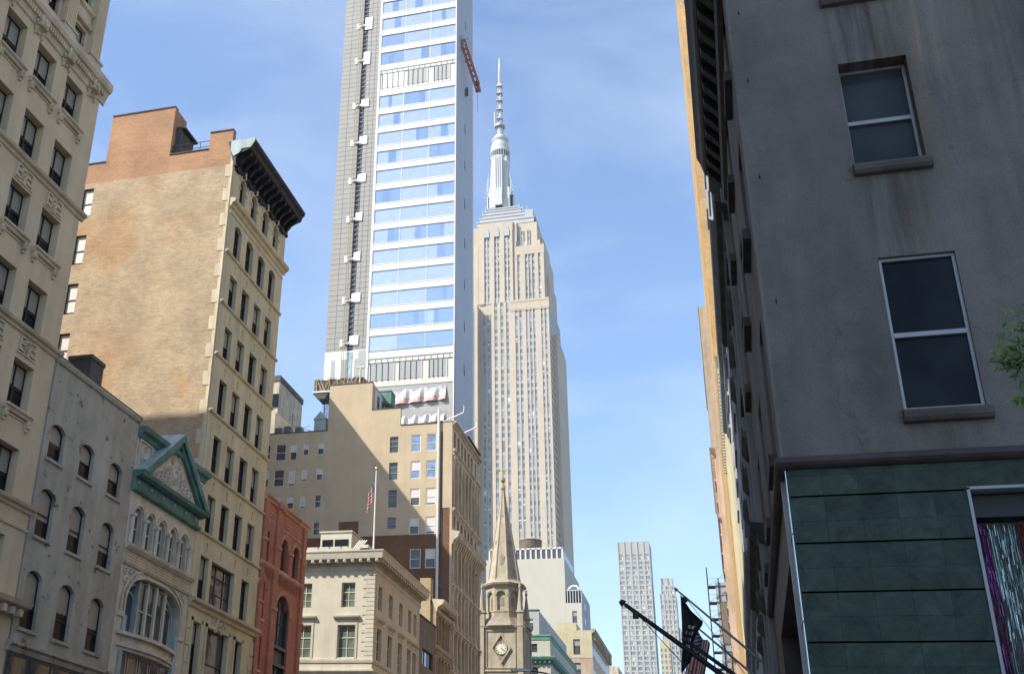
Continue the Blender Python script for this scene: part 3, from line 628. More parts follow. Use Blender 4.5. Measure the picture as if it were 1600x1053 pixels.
for s in (-1, 1):
    for k, (dx, dz, r_) in enumerate(((.75, -.15, .26), (.62, .35, .18), (1.25, -.25, .27), (1.15, .12, .16), (1.75, -.35, .24), (2.2, -.48, .17), (2.6, -.6, .12), (.45, .85, .16), (.3, 1.25, .13), (1.0, -.6, .16), (1.6, -.66, .14), (2.05, -.72, .1), (.5, -.55, .18), (.28, -.78, .12))):
        mb.ring(ac + s * dx, 21.15 + dz, r_, .055, -.27, 'white_stone', 10); mb.boss(ac + s * dx, 21.15 + dz, r_ * .4, -.25, 'white_stone', .12)
        if k % 2 == 0: mb.tube((ac + s * dx, -.3, 21.15 + dz - r_), (ac + s * (dx + .3), -.3, 21.0 + dz - r_ * .5), .035, 'white_stone', 5)
mb.boss(ac, 22.6, .18, -.25, 'white_stone', .15); mb.box(ac - .3, ac + .3, -.3, -.2, 20.45, 20.6, 'white_stone')
FP.part('tympanum_relief', mb)
mb = MB(); G_ = [(a0 - .02, zb + .33), (ac, za + .37), (a1 + .02, zb + .33), (a1 - .1, zb + .33), (ac, za + .31), (a0 + .1, zb + .33)]; mb.loft([(x, -.67, z) for x, z in G_], [(x, 2.4, z) for x, z in G_], 'pale_teal'); FP.part('gable_roof', mb)
mb = MB(); mb.wall(P0, P1 + .3, 19.95, 22.4, [], 'white_stone', ret=.6, y=.02)
for c in (53.75, 60.6): mb.ring(c, 21.45, .46, .1, .0, 'white_stone', 16); mb.ring(c, 21.45, .28, .06, .0, 'white_stone', 14); mb.box(c - .75, c - .68, -.08, 0, 20.7, 22.1, 'white_stone'); mb.box(c + .68, c + .75, -.08, 0, 20.7, 22.1, 'white_stone'); mb.box(c - .75, c + .75, -.07, 0, 22.05, 22.15, 'white_stone')
FP.part('attic', mb)
mb = MB(); mb.prof(P0 - .02, P1 + .45, [(0, 22.15), (.12, 22.2), (.2, 22.4), (.42, 22.5), (.5, 22.75), (-.5, 22.85)], 'teal'); FP.part('cornice', mb)
shell(FP, P0, P1, .9, 20, 22.3, 'old_brick')

# ================================================================== B: tan loft building with the black cornice
rB = thing('loft_building', 'tall tan brick building with a black bracketed cornice and blank sunlit side wall', 'building', (XL, 66, 0))
FB = Face(rB, XL, 0, PI / 2, 61.15)
B0, B1 = 61.15, 71.35
bx = [(62.3, 63.5), (64.42, 65.68), (66.62, 67.9), (68.78, 70.0)]
holes = []; bw = []
for a, b in bx:
    holes.append((a + .15, b - .05, 42.55, 44.85, .5)); bw.append((a + .15, b - .05, 42.55, 44.85, .5))
    holes.append((a, b, 38.45, 41.0, .25)); bw.append((a, b, 38.45, 41.0, .25))
    for t in (37.08, 33.25, 29.5, 25.66, 21.8): holes.append((a, b, t - 2.38, t, 0)); bw.append((a, b, t - 2.38, t, 0))
for a, b in (bx[0], (64.0, 67.5), bx[3]): holes.append((a - .15, b - .1, 15.4, 18.0, 0)); bw.append((a - .15, b - .1, 15.4, 18.0, 0))
for a, b in ((61.95, 63.1), (64.0, 67.2), (68.3, 69.4)): holes.append((a, b, 10.2, 14.05, 0)); bw.append((a, b, 10.2, 14.05, 0))
for a, b in ((61.9, 63.2), (64.1, 67.0), (68.2, 69.5)): holes.append((a, b, 4.2, 8.9, 0)); bw.append((a, b, 4.2, 8.9, 0))
mb = MB(); mb.wall(B0, B1, 0, 46.6, holes, 'cream', depth=.36, ret=.3); FB.part('wall', mb)
for i, (a, b, c, d, r_) in enumerate(bw):
    big = (b - a) > 2
    FB.window(a, b, c, d, y=.27, rise=r_, style='grid' if big and c > 12 else 'sash', fm='black', gm='g_mid' if big else 'g_dark', shade=0 if big else random.choice((0, 0, .3, .5)), bm='blind')
for z in (38.4, 34.65, 30.9, 27.0, 23.15, 19.38):
    mb = MB(); mb.prof(B0 - .05, B1 + .05, [(0, z - .16), (.12, z - .12), (.16, z), (0, z)], 'cream'); mb.boss(B0 + .02, z - .06, .11, -.16, 'cream', .12); FB.part('ledge', mb)
mb = MB(); mb.prof(B0 - .1, B1 + .25, [(0, 41.75), (.1, 41.8), (.16, 42.0), (.36, 42.1), (.42, 42.35), (0, 42.42)], 'cream'); mb.prof(B0, B1, [(0, 41.3), (.06, 41.33), (.06, 41.45), (0, 41.5)], 'cream'); FB.part('ledge', mb)
mb = MB(); mb.prof(B0 - .1, B1 + .3, [(0, 14.75), (.14, 14.8), (.2, 14.98), (.42, 15.08), (.46, 15.25), (0, 15.35)], 'buff_trim'); FB.part('ledge', mb)
for a, b in bx:
    mb = MB(); A = arc_pts(a, b + .1, 45.1, .62, 10); B = arc_pts(a - .1, b + .2, 45.2, .72, 10)
    for i in range(10):
        mb.poly([(A[i][0], -.07, A[i][1]), (A[i + 1][0], -.07, A[i + 1][1]), (B[i + 1][0], -.07, B[i + 1][1]), (B[i][0], -.07, B[i][1])], 'cream'); mb.poly([(B[i][0], 0, B[i][1]), (B[i + 1][0], 0, B[i + 1][1]), (B[i + 1][0], -.07, B[i + 1][1]), (B[i][0], -.07, B[i][1])], 'cream')
    mb.box((a + b) / 2 - .04, (a + b) / 2 + .14, -.16, 0, 44.95, 45.5, 'cream'); mb.box(a - .1, a + .15, -.08, 0, 43.85, 44.0, 'cream'); mb.box(b - .05, b + .2, -.08, 0, 43.85, 44.0, 'cream'); FB.part('arch_moulding', mb)
for z in (37.08, 33.25, 29.5, 25.66, 21.8, 18.0):
    for a, b in bx:
        mb = MB(); c = (a + b) / 2; mb.box(c - .03, c + .05, -.05, 0, z + .35, z + .85, 'cream'); mb.box(c - .03, c + .12, -.05, 0, z + .78, z + .85, 'cream'); FB.part('tie_iron', mb)
# base storey dressing: quoins, cartouche, window surrounds
mb = MB()
for k in range(14):
    z = 14.4 - k * .95
    if z < 1: break
    mb.box(B0 + .02, B0 + (.62 if k % 2 else .5), -.06, 0, z - .86, z, 'cream'); mb.box(B1 - (.62 if k % 2 else .5), B1, -.06, 0, z - .86, z, 'cream')
FB.part('quoin', mb)
mb = MB(); mb.ring(65.6, 14.45, .34, .12, -.03, 'buff_trim', 14); mb.boss(65.6, 14.45, .2, -.05, 'buff_trim', .2)
for s in (-1, 1):
    for dx, dz, r_ in ((.55, .05, .2), (.9, -.05, .16), (.45, -.35, .15), (.8, .25, .12), (1.2, -.15, .1)): mb.ring(65.6 + s * dx, 14.45 + dz, r_, .06, -.03, 'buff_trim', 10)
FB.part('cartouche', mb)
for a, b in ((61.95, 63.1), (64.0, 67.2), (68.3, 69.4)):
    mb = MB()
    for x0, x1, z0, z1 in ((a - .2, a, 10.1, 14.25), (b, b + .2, 10.1, 14.25), (a - .2, b + .2, 14.06, 14.3)): mb.box(x0, x1, -.07, 0, z0, z1, 'cream')
    FB.part('window_surround', mb)
# black cornice
mb = MB(); mb.prof(B0 - .12, B1 + .12, [(0, 44.95), (.12, 45.0), (.16, 45.15), (.1, 45.25), (.1, 45.7), (.25, 45.95), (.9, 46.15), (1.15, 46.25), (1.25, 46.6), (1.42, 46.75), (1.45, 47.0), (-.6, 47.05)], 'cornice_dark')
x = B0 + .25
while x < B1: 
    mb.prof(x, x + .26, [(0, 45.3), (.3, 45.35), (.55, 45.7), (1.0, 45.95), (1.1, 46.2), (0, 46.2)], 'cornice_dark'); x += .86
x = B0 + .1
while x < B1 - .6:
    mb.box(x, x + .62, -.22, 0, 44.75, 45.02, 'cornice_dark'); x += 2.17
FB.part('cornice', mb)
mb = MB(); mb.prof(B0 - .17, B0 - .115, [(-.1, 45.75), (.35, 46.0), (.5, 46.3), (1.15, 46.3), (1.42, 46.75), (1.47, 47.06), (-.35, 47.06), (-.35, 46.3)], 'pale_teal'); FB.part('flashing', mb)
# south side wall
FBs = Face(rB, 0, B0, 0, -58)
side = [(-58, -41.3, 46.9), (-41.3, -40.15, 46.9), (-40.15, -35.0, 50.9), (-35.0, -31.95, 46.72), (-31.95, -30.15, 48.1)]
swin = [(-41.62, -40.75, t - 2.35, t) for t in (44.78, 40.92, 37.06, 33.25, 29.4)]
mb = MB(); hl = [(a, b, c, d, 0) for a, b, c, d in swin]; hl += [(a - 4.6, b - 4.6, c, d, 0) for a, b, c, d, _ in list(hl)]
mb.wall(-58, -30.15, 0, 45.2, hl, 'tan_brick', depth=.22, ret=0); FBs.part('side_wall', mb)
mb = MB()
for a, b, t in side: mb.box(a, b, 0, .45, 45.2, t, 'tan_brick2')
mb.box(-40.15, -35.0, .45, 1.9, 45.2, 50.85, 'tan_brick2')
FBs.part('parapet', mb)
mb = MB()
for a, b, t in side: mb.box(a + .0, b, -.06, .5, t + .002, t + .09, 'dsill')
FBs.part('coping', mb)
mb = MB(); mb.box(-30.15, XL - .003, -.001, .3, 0, 46.6, 'cream')
k = 0; z = 45.2
while z > 1: mb.box(-30.46, XL - .15, -.03, .05, z - .98, z, 'buff_trim'); z -= 1.95
mb.tube((XL - .12, -.02, 1), (XL - .12, -.02, 46), .07, 'buff_trim', 6); FBs.part('quoin', mb)
for a, b, c, d in swin + [(a - 4.6, b - 4.6, c, d) for a, b, c, d in swin]: FBs.window(a, b, c, d, y=.14, fm='black', gm='g_mid', shade=.94, bm='blind_w')
mb = MB(); mb.box(-58, -41.3, .5, 10.0, 0, 46.0, 'tan_brick'); mb.box(-41.3, -30.6, .5, 9.6, 0, 45.0, 'tan_brick'); FBs.part('side_wall', mb)
mb = MB(); mb.box(-57.5, -30.9, .6, 9.5, 46.01, 46.05, 'roof') ; FBs.part('roof', mb)
mb = MB()
for zz in (47.15, 47.6): mb.tube((-35, .2, zz), (-31.95, .2, zz), .025, 'iron', 5)
for q in range(5): mb.tube((-34.9 + q * .72, .2, 46.7), (-34.9 + q * .72, .2, 47.6), .025, 'iron', 5)
FBs.part('railing', mb)
mb = MB(); mb.box(-34.99, -34.6, .5, 2.6, 45.2, 49.3, 'dsill'); mb.box(-34.99, -34.3, .5, 2.7, 49.3, 49.45, 'dsill'); FBs.part('stair_bulkhead', mb)
mb = MB(); mb.box(71.38, 72.2, .9, 4, 0, 31.5, 'brown_st'); FB.part('side_wall', mb)

# ================================================================== R: red brick building
rR = thing('red_building', 'red brick building with round arches and corbelled bands, beside the cream loft building', 'building', (XL, 75, 0))
FR = Face(rR, XL, 0, PI / 2, 71.4)
R0, R1 = 71.4, 79.95
rh = [(71.6, 72.85, 19.95, 22.25, 0, 0), (75.22, 76.45, 20.1, 22.45, .58, 0), (77.58, 78.8, 20.1, 22.45, .58, 0), (71.55, 72.65, 16.2, 18.75, .52, 0), (74.9, 77.6, 10.0, 18.5, 1.3, .25), (71.5, 72.7, 12.9, 15.05, 0, 0), (71.5, 72.7, 9.2, 11.6, 0, 0), (74.9, 77.6, 4.0, 9.0, 0, 0), (71.6, 72.8, 4.2, 8.0, 0, 0)]
mb = MB(); mb.wall(R0, R1, 0, 24.2, [h[:5] for h in rh], 'red', depth=.4, ret=.6); FR.part('wall', mb)
for a, b, c, d, r_, _ in rh:
    if b - a > 2 and c > 9:
        FR.window(a + .25, b - .25, 15.0, 18.35, y=.28, rise=1.0, style='two', fm='darkframe', gm='g_mid'); FR.window(a + .25, b - .25, 10.1, 13.6, y=.28, style='two', fm='darkframe', gm='g_mid')
        mb = MB(); mb.box(a, b, .2, .5, 13.6, 15.0, 'darkframe'); mb.prof(a, b, [(-.3, 14.7), (.05, 14.8), (.05, 15), (-.3, 15)], 'darkframe'); mb.prof(a, b, [(-.3, 13.6), (0, 13.65), (0, 13.85), (-.3, 13.85)], 'darkframe'); mb.box(a, a + .25, .05, .5, 10, 17.6, 'darkframe'); mb.box(b - .25, b, .05, .5, 10, 17.6, 'darkframe'); FR.part('bay_panel', mb)
    else: FR.window(a, b, c, d, y=.28, rise=r_, style='sash', fm='darkframe', gm='g_mid', shade=0)
for a, b, c, d, r_, _ in rh:
    if r_ > .1:
        mb = MB()
        for t0, t1, o in ((.08, .26, .06), (.26, .34, .12)):
            A = arc_pts(a - t0, b + t0, d + t0, r_ + t0, 12); B = arc_pts(a - t1, b + t1, d + t1, r_ + t1, 12)
            for i in range(12):
                mb.poly([(A[i][0], -o, A[i][1]), (A[i + 1][0], -o, A[i + 1][1]), (B[i + 1][0], -o, B[i + 1][1]), (B[i][0], -o, B[i][1])], 'red_trim'); mb.poly([(B[i][0], 0, B[i][1]), (B[i + 1][0], 0, B[i + 1][1]), (B[i + 1][0], -o, B[i + 1][1]), (B[i][0], -o, B[i][1])], 'red_trim'); mb.poly([(A[i][0], 0, A[i][1]), (A[i + 1][0], 0, A[i + 1][1]), (A[i + 1][0], -o, A[i + 1][1]), (A[i][0], -o, A[i][1])], 'red_trim')
        FR.part('arch_moulding', mb)
mb = MB()
mb.prof(R0, R1 + .1, [(0, 19.72), (.12, 19.75), (.2, 19.9), (.2, 20.0), (0, 20.05)], 'red_trim')
for (x0, x1, n) in ((71.0 + .5, 73.5, 8), (75.0, 78.95, 12)):
    for i in range(n):
        x = x0 + (x1 - x0) * i / n; mb.prof(x, x + .14, [(0, 18.95), (.1, 19.2), (.24, 19.6), (.24, 19.74), (0, 19.74)], 'red')
FR.part('corbel_band', mb)
mb = MB()
for z, r_ in ((23.05, .085), (23.3, .085), (22.75, .07)):
    x = R0 + .15
    while x < R1 - .1:
        if z > 22.8 or x < 73.5: mb.box(x, x + .14, -.05, 0, z, z + .13, 'red_trim')
        x += .27
for z in (23.55, 22.95): mb.box(R0, R1, -.045, 0, z, z + .07, 'red_trim')
FR.part('frieze', mb)
mb = MB()
for x in (73.75, R0 + .02, R1 - .65): mb = MB(); mb.box(x, x + .62 if x != 73.75 else x + .95, -.16, 0, 0, 24.2, 'red'); mb.prof(x - .04, x + (.99 if x == 73.75 else .66), [(.1, 21.35), (.24, 21.4), (.28, 21.55), (.1, 21.6)], 'red_trim'); mb.prof(x - .04, x + (.99 if x == 73.75 else .66), [(.1, 17.1), (.24, 17.15), (.28, 17.3), (.1, 17.35)], 'red_trim'); FR.part('pilaster', mb)
mb = MB()
for x in (76.78,): mb.box(x - .2, x + .45, -.1, 0, 20.05, 21.7, 'red'); mb.prof(x - .25, x + .5, [(.05, 21.5), (.2, 21.55), (.24, 21.72), (.05, 21.75)], 'red_trim')
FR.part('pilaster', mb)
mb = MB(); mb.prof(R0 - .05, R1 + .25, [(-.6, 24.2), (0, 24.2), (.12, 24.25), (.16, 24.4), (.3, 24.5), (.3, 24.62), (-.6, 24.72)], 'red_trim')
for x in (73.75,): mb.prof(x - .1, x + 1.1, [(.0, 24.1), (.3, 24.2), (.42, 24.5), (.42, 24.66), (0, 24.7)], 'red_trim')
FR.part('coping', mb)
for a, b, c, d, r_, _ in rh: mb = MB(); mb.box(a - .08, b + .08, -.12, .02, c - .17, c - .003, 'red_trim'); FR.part('sill', mb)
shell(FR, R0, R1, .6, 22, 23.9, 'old_brick')

# ================================================================== M: limestone mansion on the corner
MY = 98.4
rM = thing('mansion', 'cream limestone corner mansion with a modillion cornice and tall cross paned windows', 'mansion', (XL, MY, 0))
FMs = Face(rM, 0, MY, 0, -56); FMe = Face(rM, XL, 0, PI / 2, MY)
ux = [-32.25 - 4.12 * i for i in range(6)]
holes = []
for c in ux: holes += [(c - .64, c + .64, 22.35, 24.55, 0), (c - .82, c + .82, 17.97, 20.78, 0), (c - .8, c + .8, 11.5, 15, 0)]
mb = MB(); mb.wall(-56, XL, 0, 25.9, holes, 'mansion', depth=.35, ret=0); FMs.part('wall', mb)
for c in ux:
    FMs.window(c - .64, c + .64, 22.35, 24.55, y=.25, style='cross', fm='creamframe', gm='g_green'); FMs.window(c - .82, c + .82, 17.97, 20.78, y=.25, style='cross', fm='creamframe', gm='g_green'); FMs.window(c - .8, c + .8, 11.5, 15, y=.25, style='cross', fm='creamframe', gm='g_green')
    mb = MB(); mb.prof(c - 1.2, c + 1.2, [(0, 21.28), (.1, 21.3), (.3, 21.42), (.34, 21.55), (0, 21.62)], 'mansion_trim'); mb.box(c - 1.0, c + 1.0, -.04, 0, 21.0, 21.28, 'mansion_trim')
    for a, b, z0, z1 in ((c - 1.02, c - .82, 17.9, 20.98), (c + .82, c + 1.02, 17.9, 20.98), (c - .82, c + .82, 20.79, 20.98)): mb.box(a, b, -.06, 0, z0, z1, 'mansion_trim')
    FMs.part('window_hood', mb)
ez = [(100.4, .62), (103.9, .62), (107.5, .62), (110.75, .6), (112.85, .6)]
holes = []
for c, hw in ez: holes += [(c - hw, c + hw, 22.35, 24.5, 0), (c - hw - .08, c + hw + .08, 17.97, 20.75, 0), (c - hw - .08, c + hw + .08, 11.5, 15, 0)]
mb = MB(); mb.wall(MY, 114.6, 0, 25.9, holes, 'mansion', depth=.35, ret=0); FMe.part('wall', mb)
for c, hw in ez:
    FMe.window(c - hw, c + hw, 22.35, 24.5, y=.25, style='cross', fm='creamframe', gm='g_dark'); FMe.window(c - hw - .08, c + hw + .08, 17.97, 20.75, y=.25, style='cross', fm='creamframe', gm='g_dark'); FMe.window(c - hw - .08, c + hw + .08, 11.5, 15, y=.25, style='cross', fm='creamframe', gm='g_dark')
for a, b in ((99.4, 101.4), (102.9, 104.9), (106.5, 108.5), (109.8, 113.8)):
    mb = MB(); mb.prof(a, b, [(0, 21.28), (.1, 21.3), (.3, 21.42), (.34, 21.55), (0, 21.62)], 'mansion_trim'); mb.box(a + .15, b - .15, -.04, 0, 21.0, 21.28, 'mansion_trim'); FMe.part('window_hood', mb)
CP = [(0, 25.55), (.06, 25.6), (.1, 25.85), (.04, 25.9), (.04, 26.2), (.22, 26.35), (.28, 26.5), (.86, 26.52), (.90, 26.75), (.94, 27.0), (1.02, 27.15), (1.02, 27.25), (-1.2, 27.5)]
mb = MB(); mb.prof(-56, XL, CP, 'mansion_trim', miter1=1); x = XL + .5
while x > -56: mb.box(x - .3, x, -.80, 0, 26.24, 26.51, 'mansion_trim'); mb.box(x - .26, x - .04, -.84, -.7, 26.34, 26.515, 'mansion_trim'); x -= .76
x = XL
while x > -56: mb.box(x - .12, x, -.16, 0, 26.02, 26.2, 'mansion_trim'); x -= .22
FMs.part('cornice', mb)
mb = MB(); mb.prof(MY, 114.9, CP, 'mansion_trim', miter0=1); x = MY - .2
while x < 114.5: mb.box(x, x + .3, -.80, 0, 26.24, 26.51, 'mansion_trim'); x += .76
x = MY
while x < 114.6: mb.box(x, x + .12, -.16, 0, 26.02, 26.2, 'mansion_trim'); x += .22
FMe.part('cornice', mb)
mb = MB(); z = 25.5; i = 0
while z > 18.0:
    L_ = 1.05 if i % 2 else .75
    mb.box(XL - L_, XL + .05, -.05, 0, z - .34, z, 'mansion_trim'); z -= .39; i += 1
FMs.part('quoin', mb)
mb = MB(); z = 25.5; i = 0
while z > 18.0:
    L_ = .75 if i % 2 else .45
    mb.box(MY, MY + L_, -.045, 0, z - .34, z, 'mansion_trim'); mb.box(114.5 - L_, 114.5, -.045, 0, z - .34, z, 'mansion_trim'); z -= .39; i += 1
FMe.part('quoin', mb)
for F_, a, b, m0, m1 in ((FMs, -56, XL, 0, 1), (FMe, MY, 114.6, 1, 0)):
    mb = MB(); mb.prof(a, b, [(0, 17.5), (.08, 17.52), (.12, 17.7), (.12, 17.84), (0, 17.88)], 'mansion_trim', m0, m1); mb.prof(a, b, [(0, 16.55), (.06, 16.6), (.2, 16.8), (.2, 16.95), (0, 17.0)], 'mansion_trim', m0, m1); F_.part('ledge', mb)
mb = MB(); mb.box(-56, XL - .6, MY + .5, 114.5, 0, 25.5, 'mansion'); link('side_wall', mb.mesh('side_wall'), rM, (-rM.location.x, -rM.location.y, 0))
mb = MB(); mb.box(-56, XL - 1.1, MY + 1.0, 114.0, 27.0, 27.42, 'roof'); mb.box(-56, XL - 1.0, MY + .9, MY + 1.4, 27.3, 27.9, 'mansion_trim'); mb.box(XL - 1.8, XL - 1.0, MY + .9, MY + 3, 27.3, 28.2, 'mansion_trim'); link('roof', mb.mesh('roof'), rM, (-rM.location.x, -rM.location.y, 0))
mb = MB()      # glass canopy and bulkhead on the mansion roof
mb.prism([(-44, 28.55), (-33.9, 28.55), (-33.0, 27.9), (-44, 27.9)], MY + 3.4, MY + 6, 'pale_teal')
for i in range(9): mb.box(-43.5 + i * 1.15, -43.4 + i * 1.15, MY + 3.3, MY + 6, 27.9, 28.75, 'creamframe')
mb.box(-44, -33.6, MY + 3.3, MY + 3.42, 28.55, 28.75, 'creamframe'); mb.box(-44, -33.3, MY + 3.3, MY + 3.42, 28.2, 28.28, 'creamframe')
for i in range(4): mb.tube((-33.6 + i * .22, MY + 4.4, 28.5), (-32.7 + i * .22, MY + 4.4, 29.55), .07, 'whiteframe', 6)
o = link('skylight', mb.mesh('skylight'), rM, (-rM.location.x, -rM.location.y, 0))
mb = MB(); mb.box(-37.5, -34.3, MY + 6.5, MY + 10, 27, 31.0, 'mansion'); mb.box(-37.3, -36.2, MY + 6.45, MY + 6.6, 29.6, 30.3, 'g_dark'); mb.box(-36.0, -34.6, MY + 6.45, MY + 6.6, 29.6, 30.3, 'g_dark'); mb.box(-37.6, -34.2, MY + 6.4, MY + 10.1, 31.0, 31.15, 'mansion_trim')
link('roof_bulkhead', mb.mesh('roof_bulkhead'), rM, (-rM.location.x, -rM.location.y, 0))

def us_flag(name, w, h, wav, parentname, hang, k=0):
    """stars and stripes in cloth with folds; local x = fly, z = hoist (down)"""
    mb = MB(); nx, nz = 26, 39
    def P(i, j):
        u, v = i / nx, j / nz
        return hang(u, v)
    for i in range(nx):
        for j in range(nz):
            stripe = int(j / 3); c = 'flagr' if stripe % 2 == 0 else 'flagw'
            if i < nx * .4 and j < 21:
                c = 'flagb'
                if (i % 2 == 1 and j % 4 == 1) or (i % 2 == 0 and j % 4 == 3): c = 'flagw'
            mb.poly([P(i, j), P(i + 1, j), P(i + 1, j + 1), P(i, j + 1)], c)
    me = mb.mesh(name); me.polygons.foreach_set('use_smooth', [True] * len(me.polygons))
    return me

t = thing('flagpole', 'white flagpole standing on the mansion roof corner', 'flagpole', (-30.7, MY + 2.2, 27.5))
mb = MB(); mb.tube((0, 0, 0), (0, 0, 8.25), .085, 'pole_w', 10, .05); link('pole', mb.mesh('pole'), t)
mb = MB(); mb.lathe(0, 0, [(.02, 8.25), (.12, 8.33), (.14, 8.42), (.1, 8.52), (.02, 8.56)], 'brass'); link('finial', mb.mesh('finial'), t)
mb = MB(); mb.box(-.2, .2, -.2, .2, -.05, .25, 'pole_w'); link('base', mb.mesh('base'), t)
def hang1(u, v):     # limp on the pole
    f = .62 * u; return (-.10 - f - .18 * v * (1 - u * .3), .14 * math.sin(u * 13 + v * 2) * (.3 + u), -v * 1.9 - u * 1.15 + .1 * math.sin(v * 5))
me = us_flag('flag', 1, 1, 0, '', hang1)
o = link('flag', me, None, (-30.7, MY + 2.2, 34.6)); m_ = o.modifiers.new('thick', 'SOLIDIFY'); m_.thickness = .01
tag(o, 'small limp stars and stripes flag on the white flagpole of the mansion roof', 'flag')

# ================================================================== low brown building and the ornate arcade building
rN = thing('low_building', 'low plain brown stucco building between the mansion and the arcaded facade', 'building', (XL, 118, 0))
FN = Face(rN, XL, 0, PI / 2, 114.62)
mb = MB(); mb.wall(114.62, 121.6, 0, 24.85, [(116.0, 120.5, 20.2, 21.85, 0), (116, 120.5, 15, 17, 0)], 'brown_st', depth=.3, ret=.6); FN.part('wall', mb)
FN.window(116.0, 120.5, 20.2, 21.85, y=.2, style='mull', fm='black', gm='g_mid'); FN.window(116.0, 120.5, 15, 17, y=.2, style='mull', fm='black', gm='g_mid')
mb = MB(); mb.prof(114.62, 121.6, [(-.6, 24.85), (.08, 24.85), (.08, 25.0), (-.6, 25.02)], 'dsill'); FN.part('coping', mb)
shell(FN, 114.62, 121.6, .6, 18, 24.6, 'yellow_brick')

rO = thing('arcade_building', 'narrow ornate tan facade with rows of slim arches below the white drainpipe', 'building', (XL, 125, 0))
FO = Face(rO, XL, 0, PI / 2, 121.65)
O0, O1 = 121.65, 128.6; holes = []
for (z0, z1) in ((23.3, 26.2), (18.2, 21.9), (12.5, 16.2)):
    for i in range(4): holes.append((122.5 + i * 1.45, 123.35 + i * 1.45, z0, z1, .42))
mb = MB(); mb.wall(O0, O1, 0, 27.6, holes, 'ornate', depth=.35, ret=.5); FO.part('wall', mb)
for h in holes: FO.window(h[0], h[1], h[2], h[3], y=.22, rise=.42, fm='darkframe', gm='g_dark')
for h in holes:
    mb = MB(); mb.tube((h[0] - .28, -.08, h[2]), (h[0] - .28, -.08, h[3] - .5), .09, 'ornate', 8); mb.box(h[0] - .42, h[0] - .14, -.2, 0, h[3] - .5, h[3] - .34, 'ornate')
    A = arc_pts(h[0] - .15, h[1] + .15, h[3] + .15, .57, 8); B = arc_pts(h[0] - .3, h[1] + .3, h[3] + .3, .72, 8)
    for i in range(8): mb.poly([(A[i][0], -.12, A[i][1]), (A[i + 1][0], -.12, A[i + 1][1]), (B[i + 1][0], -.12, B[i + 1][1]), (B[i][0], -.12, B[i][1])], 'ornate'); mb.poly([(B[i][0], 0, B[i][1]), (B[i + 1][0], 0, B[i + 1][1]), (B[i + 1][0], -.12, B[i + 1][1]), (B[i][0], -.12, B[i][1])], 'ornate')
    FO.part('arch_moulding', mb)
for z in (22.6, 17.3, 11.6):
    mb = MB(); mb.prof(O0, O1, [(0, z - .4), (.12, z - .3), (.16, z - .1), (.32, z), (.32, z + .12), (0, z + .15)], 'ornate'); FO.part('ledge', mb)
mb = MB(); mb.prof(O0 - .1, O1 + .3, [(0, 26.6), (.1, 26.7), (.2, 27.1), (.7, 27.4), (.8, 27.55), (.95, 27.85), (-.5, 28.0)], 'buff_trim'); x = O0 + .1
while x < O1: mb.box(x, x + .25, -.62, 0, 26.95, 27.38, 'ornate'); x += .6
x = O0 + .1
while x < O1: mb.ring(x + .2, 26.55, .16, .05, -.03, 'ornate', 8); x += .45
FO.part('cornice', mb)
shell(FO, O0, O1, .5, 18, 27.4, 'yellow_brick')
mb = MB(); mb.box(-31.6, XL - .6, O0 - .25, O0 + .9, 24.9, 30.2, 'yellow_brick'); link('chimney', mb.mesh('chimney'), rO, (-rO.location.x, -rO.location.y, 0))

# ================================================================== K: big beige building with the blank stuccoed side
KY = 128.8
rK = thing('apartment_building', 'large beige stucco building with stepped roofline and a diagonal shadow across its side', 'building', (XL, KY, 0))
FKs = Face(rK, 0, KY, 0, -60); FKe = Face(rK, XL, 0, PI / 2, KY)
kw = []
for z0, z1 in ((47.4, 49.6), (44.0, 46.2), (40.63, 42.76)): kw += [(-34.97, -33.75, z0, z1, 0, 'w'), (-33.0, -31.78, z0, z1, 0, 'w')]
for z0, z1 in ((47.45, 49.52), (43.98, 46.17), (40.5, 42.7)): kw.append((-37.7, -36.6, z0, z1, 0, 'g'))
kw.append((-37.7, -36.63, 37.9, 39.28, 0, 'g'))
kw += [(-34.97, -33.78, 37.15, 39.23, 0, 'w'), (-33.0, -31.8, 37.15, 39.23, 0, 'w')]
kw2 = [(-34.82, -33.5, 33.1, 35.4, 0, 'w'), (-32.97, -31.72, 33.1, 35.4, 0, 'w')]
for x0, x1, sz in ((-58.6, -57.4, 0), (-56.7, -55.5, 0), (-54.25, -53.48, 0), (-52.75, -51.4, 0), (-50.8, -49.9, 0), (-49.07, -48.33, 1), (-47.12, -46.28, 1)):
    for t in (49.42, 46.04, 42.55, 39.1):
        if t < 40 and x0 != -47.12: continue
        if t < 43 and x0 in (-52.75,): x0_, x1_ = -52.35, -51.5
        else: x0_, x1_ = x0, x1
        kw.append((x0_, x1_, t - (1.62 if sz or t < 43 else 2.17), t, 0, 's'))
outline = [(-60, -45.95, 50.85), (-45.95, -40.22, 57.0), (-40.22, -36.42, 53.25), (-36.42, -31.05, 50.95)]
mb = MB(); mb.wall(-60, -31.05, 37.11, 50.85, [h[:5] for h in kw], 'beige', depth=.2, ret=0)
mb.wall(-60, -31.05, 0, 37.08, [h[:5] for h in kw2], 'old_brick', depth=.2, ret=0)
FKs.part('side_wall', mb)
mb = MB(); mb.box(-45.95, -40.22, 0, 12, 50.85, 57.0, 'beige'); mb.box(-40.22, -36.42, .0, .45, 50.85, 53.25, 'beige'); mb.box(-40.1, -36.42, 5, 12, 50.85, 52.2, 'beige'); mb.box(-36.42, -31.05, 0, .4, 50.85, 50.95, 'beige'); FKs.part('upper_wall', mb)
mb = MB(); mb.box(-43.8, -41.3, -.03, -.003, 37.1, 39.0, 'old_brick'); FKs.part('brick_patch', mb)
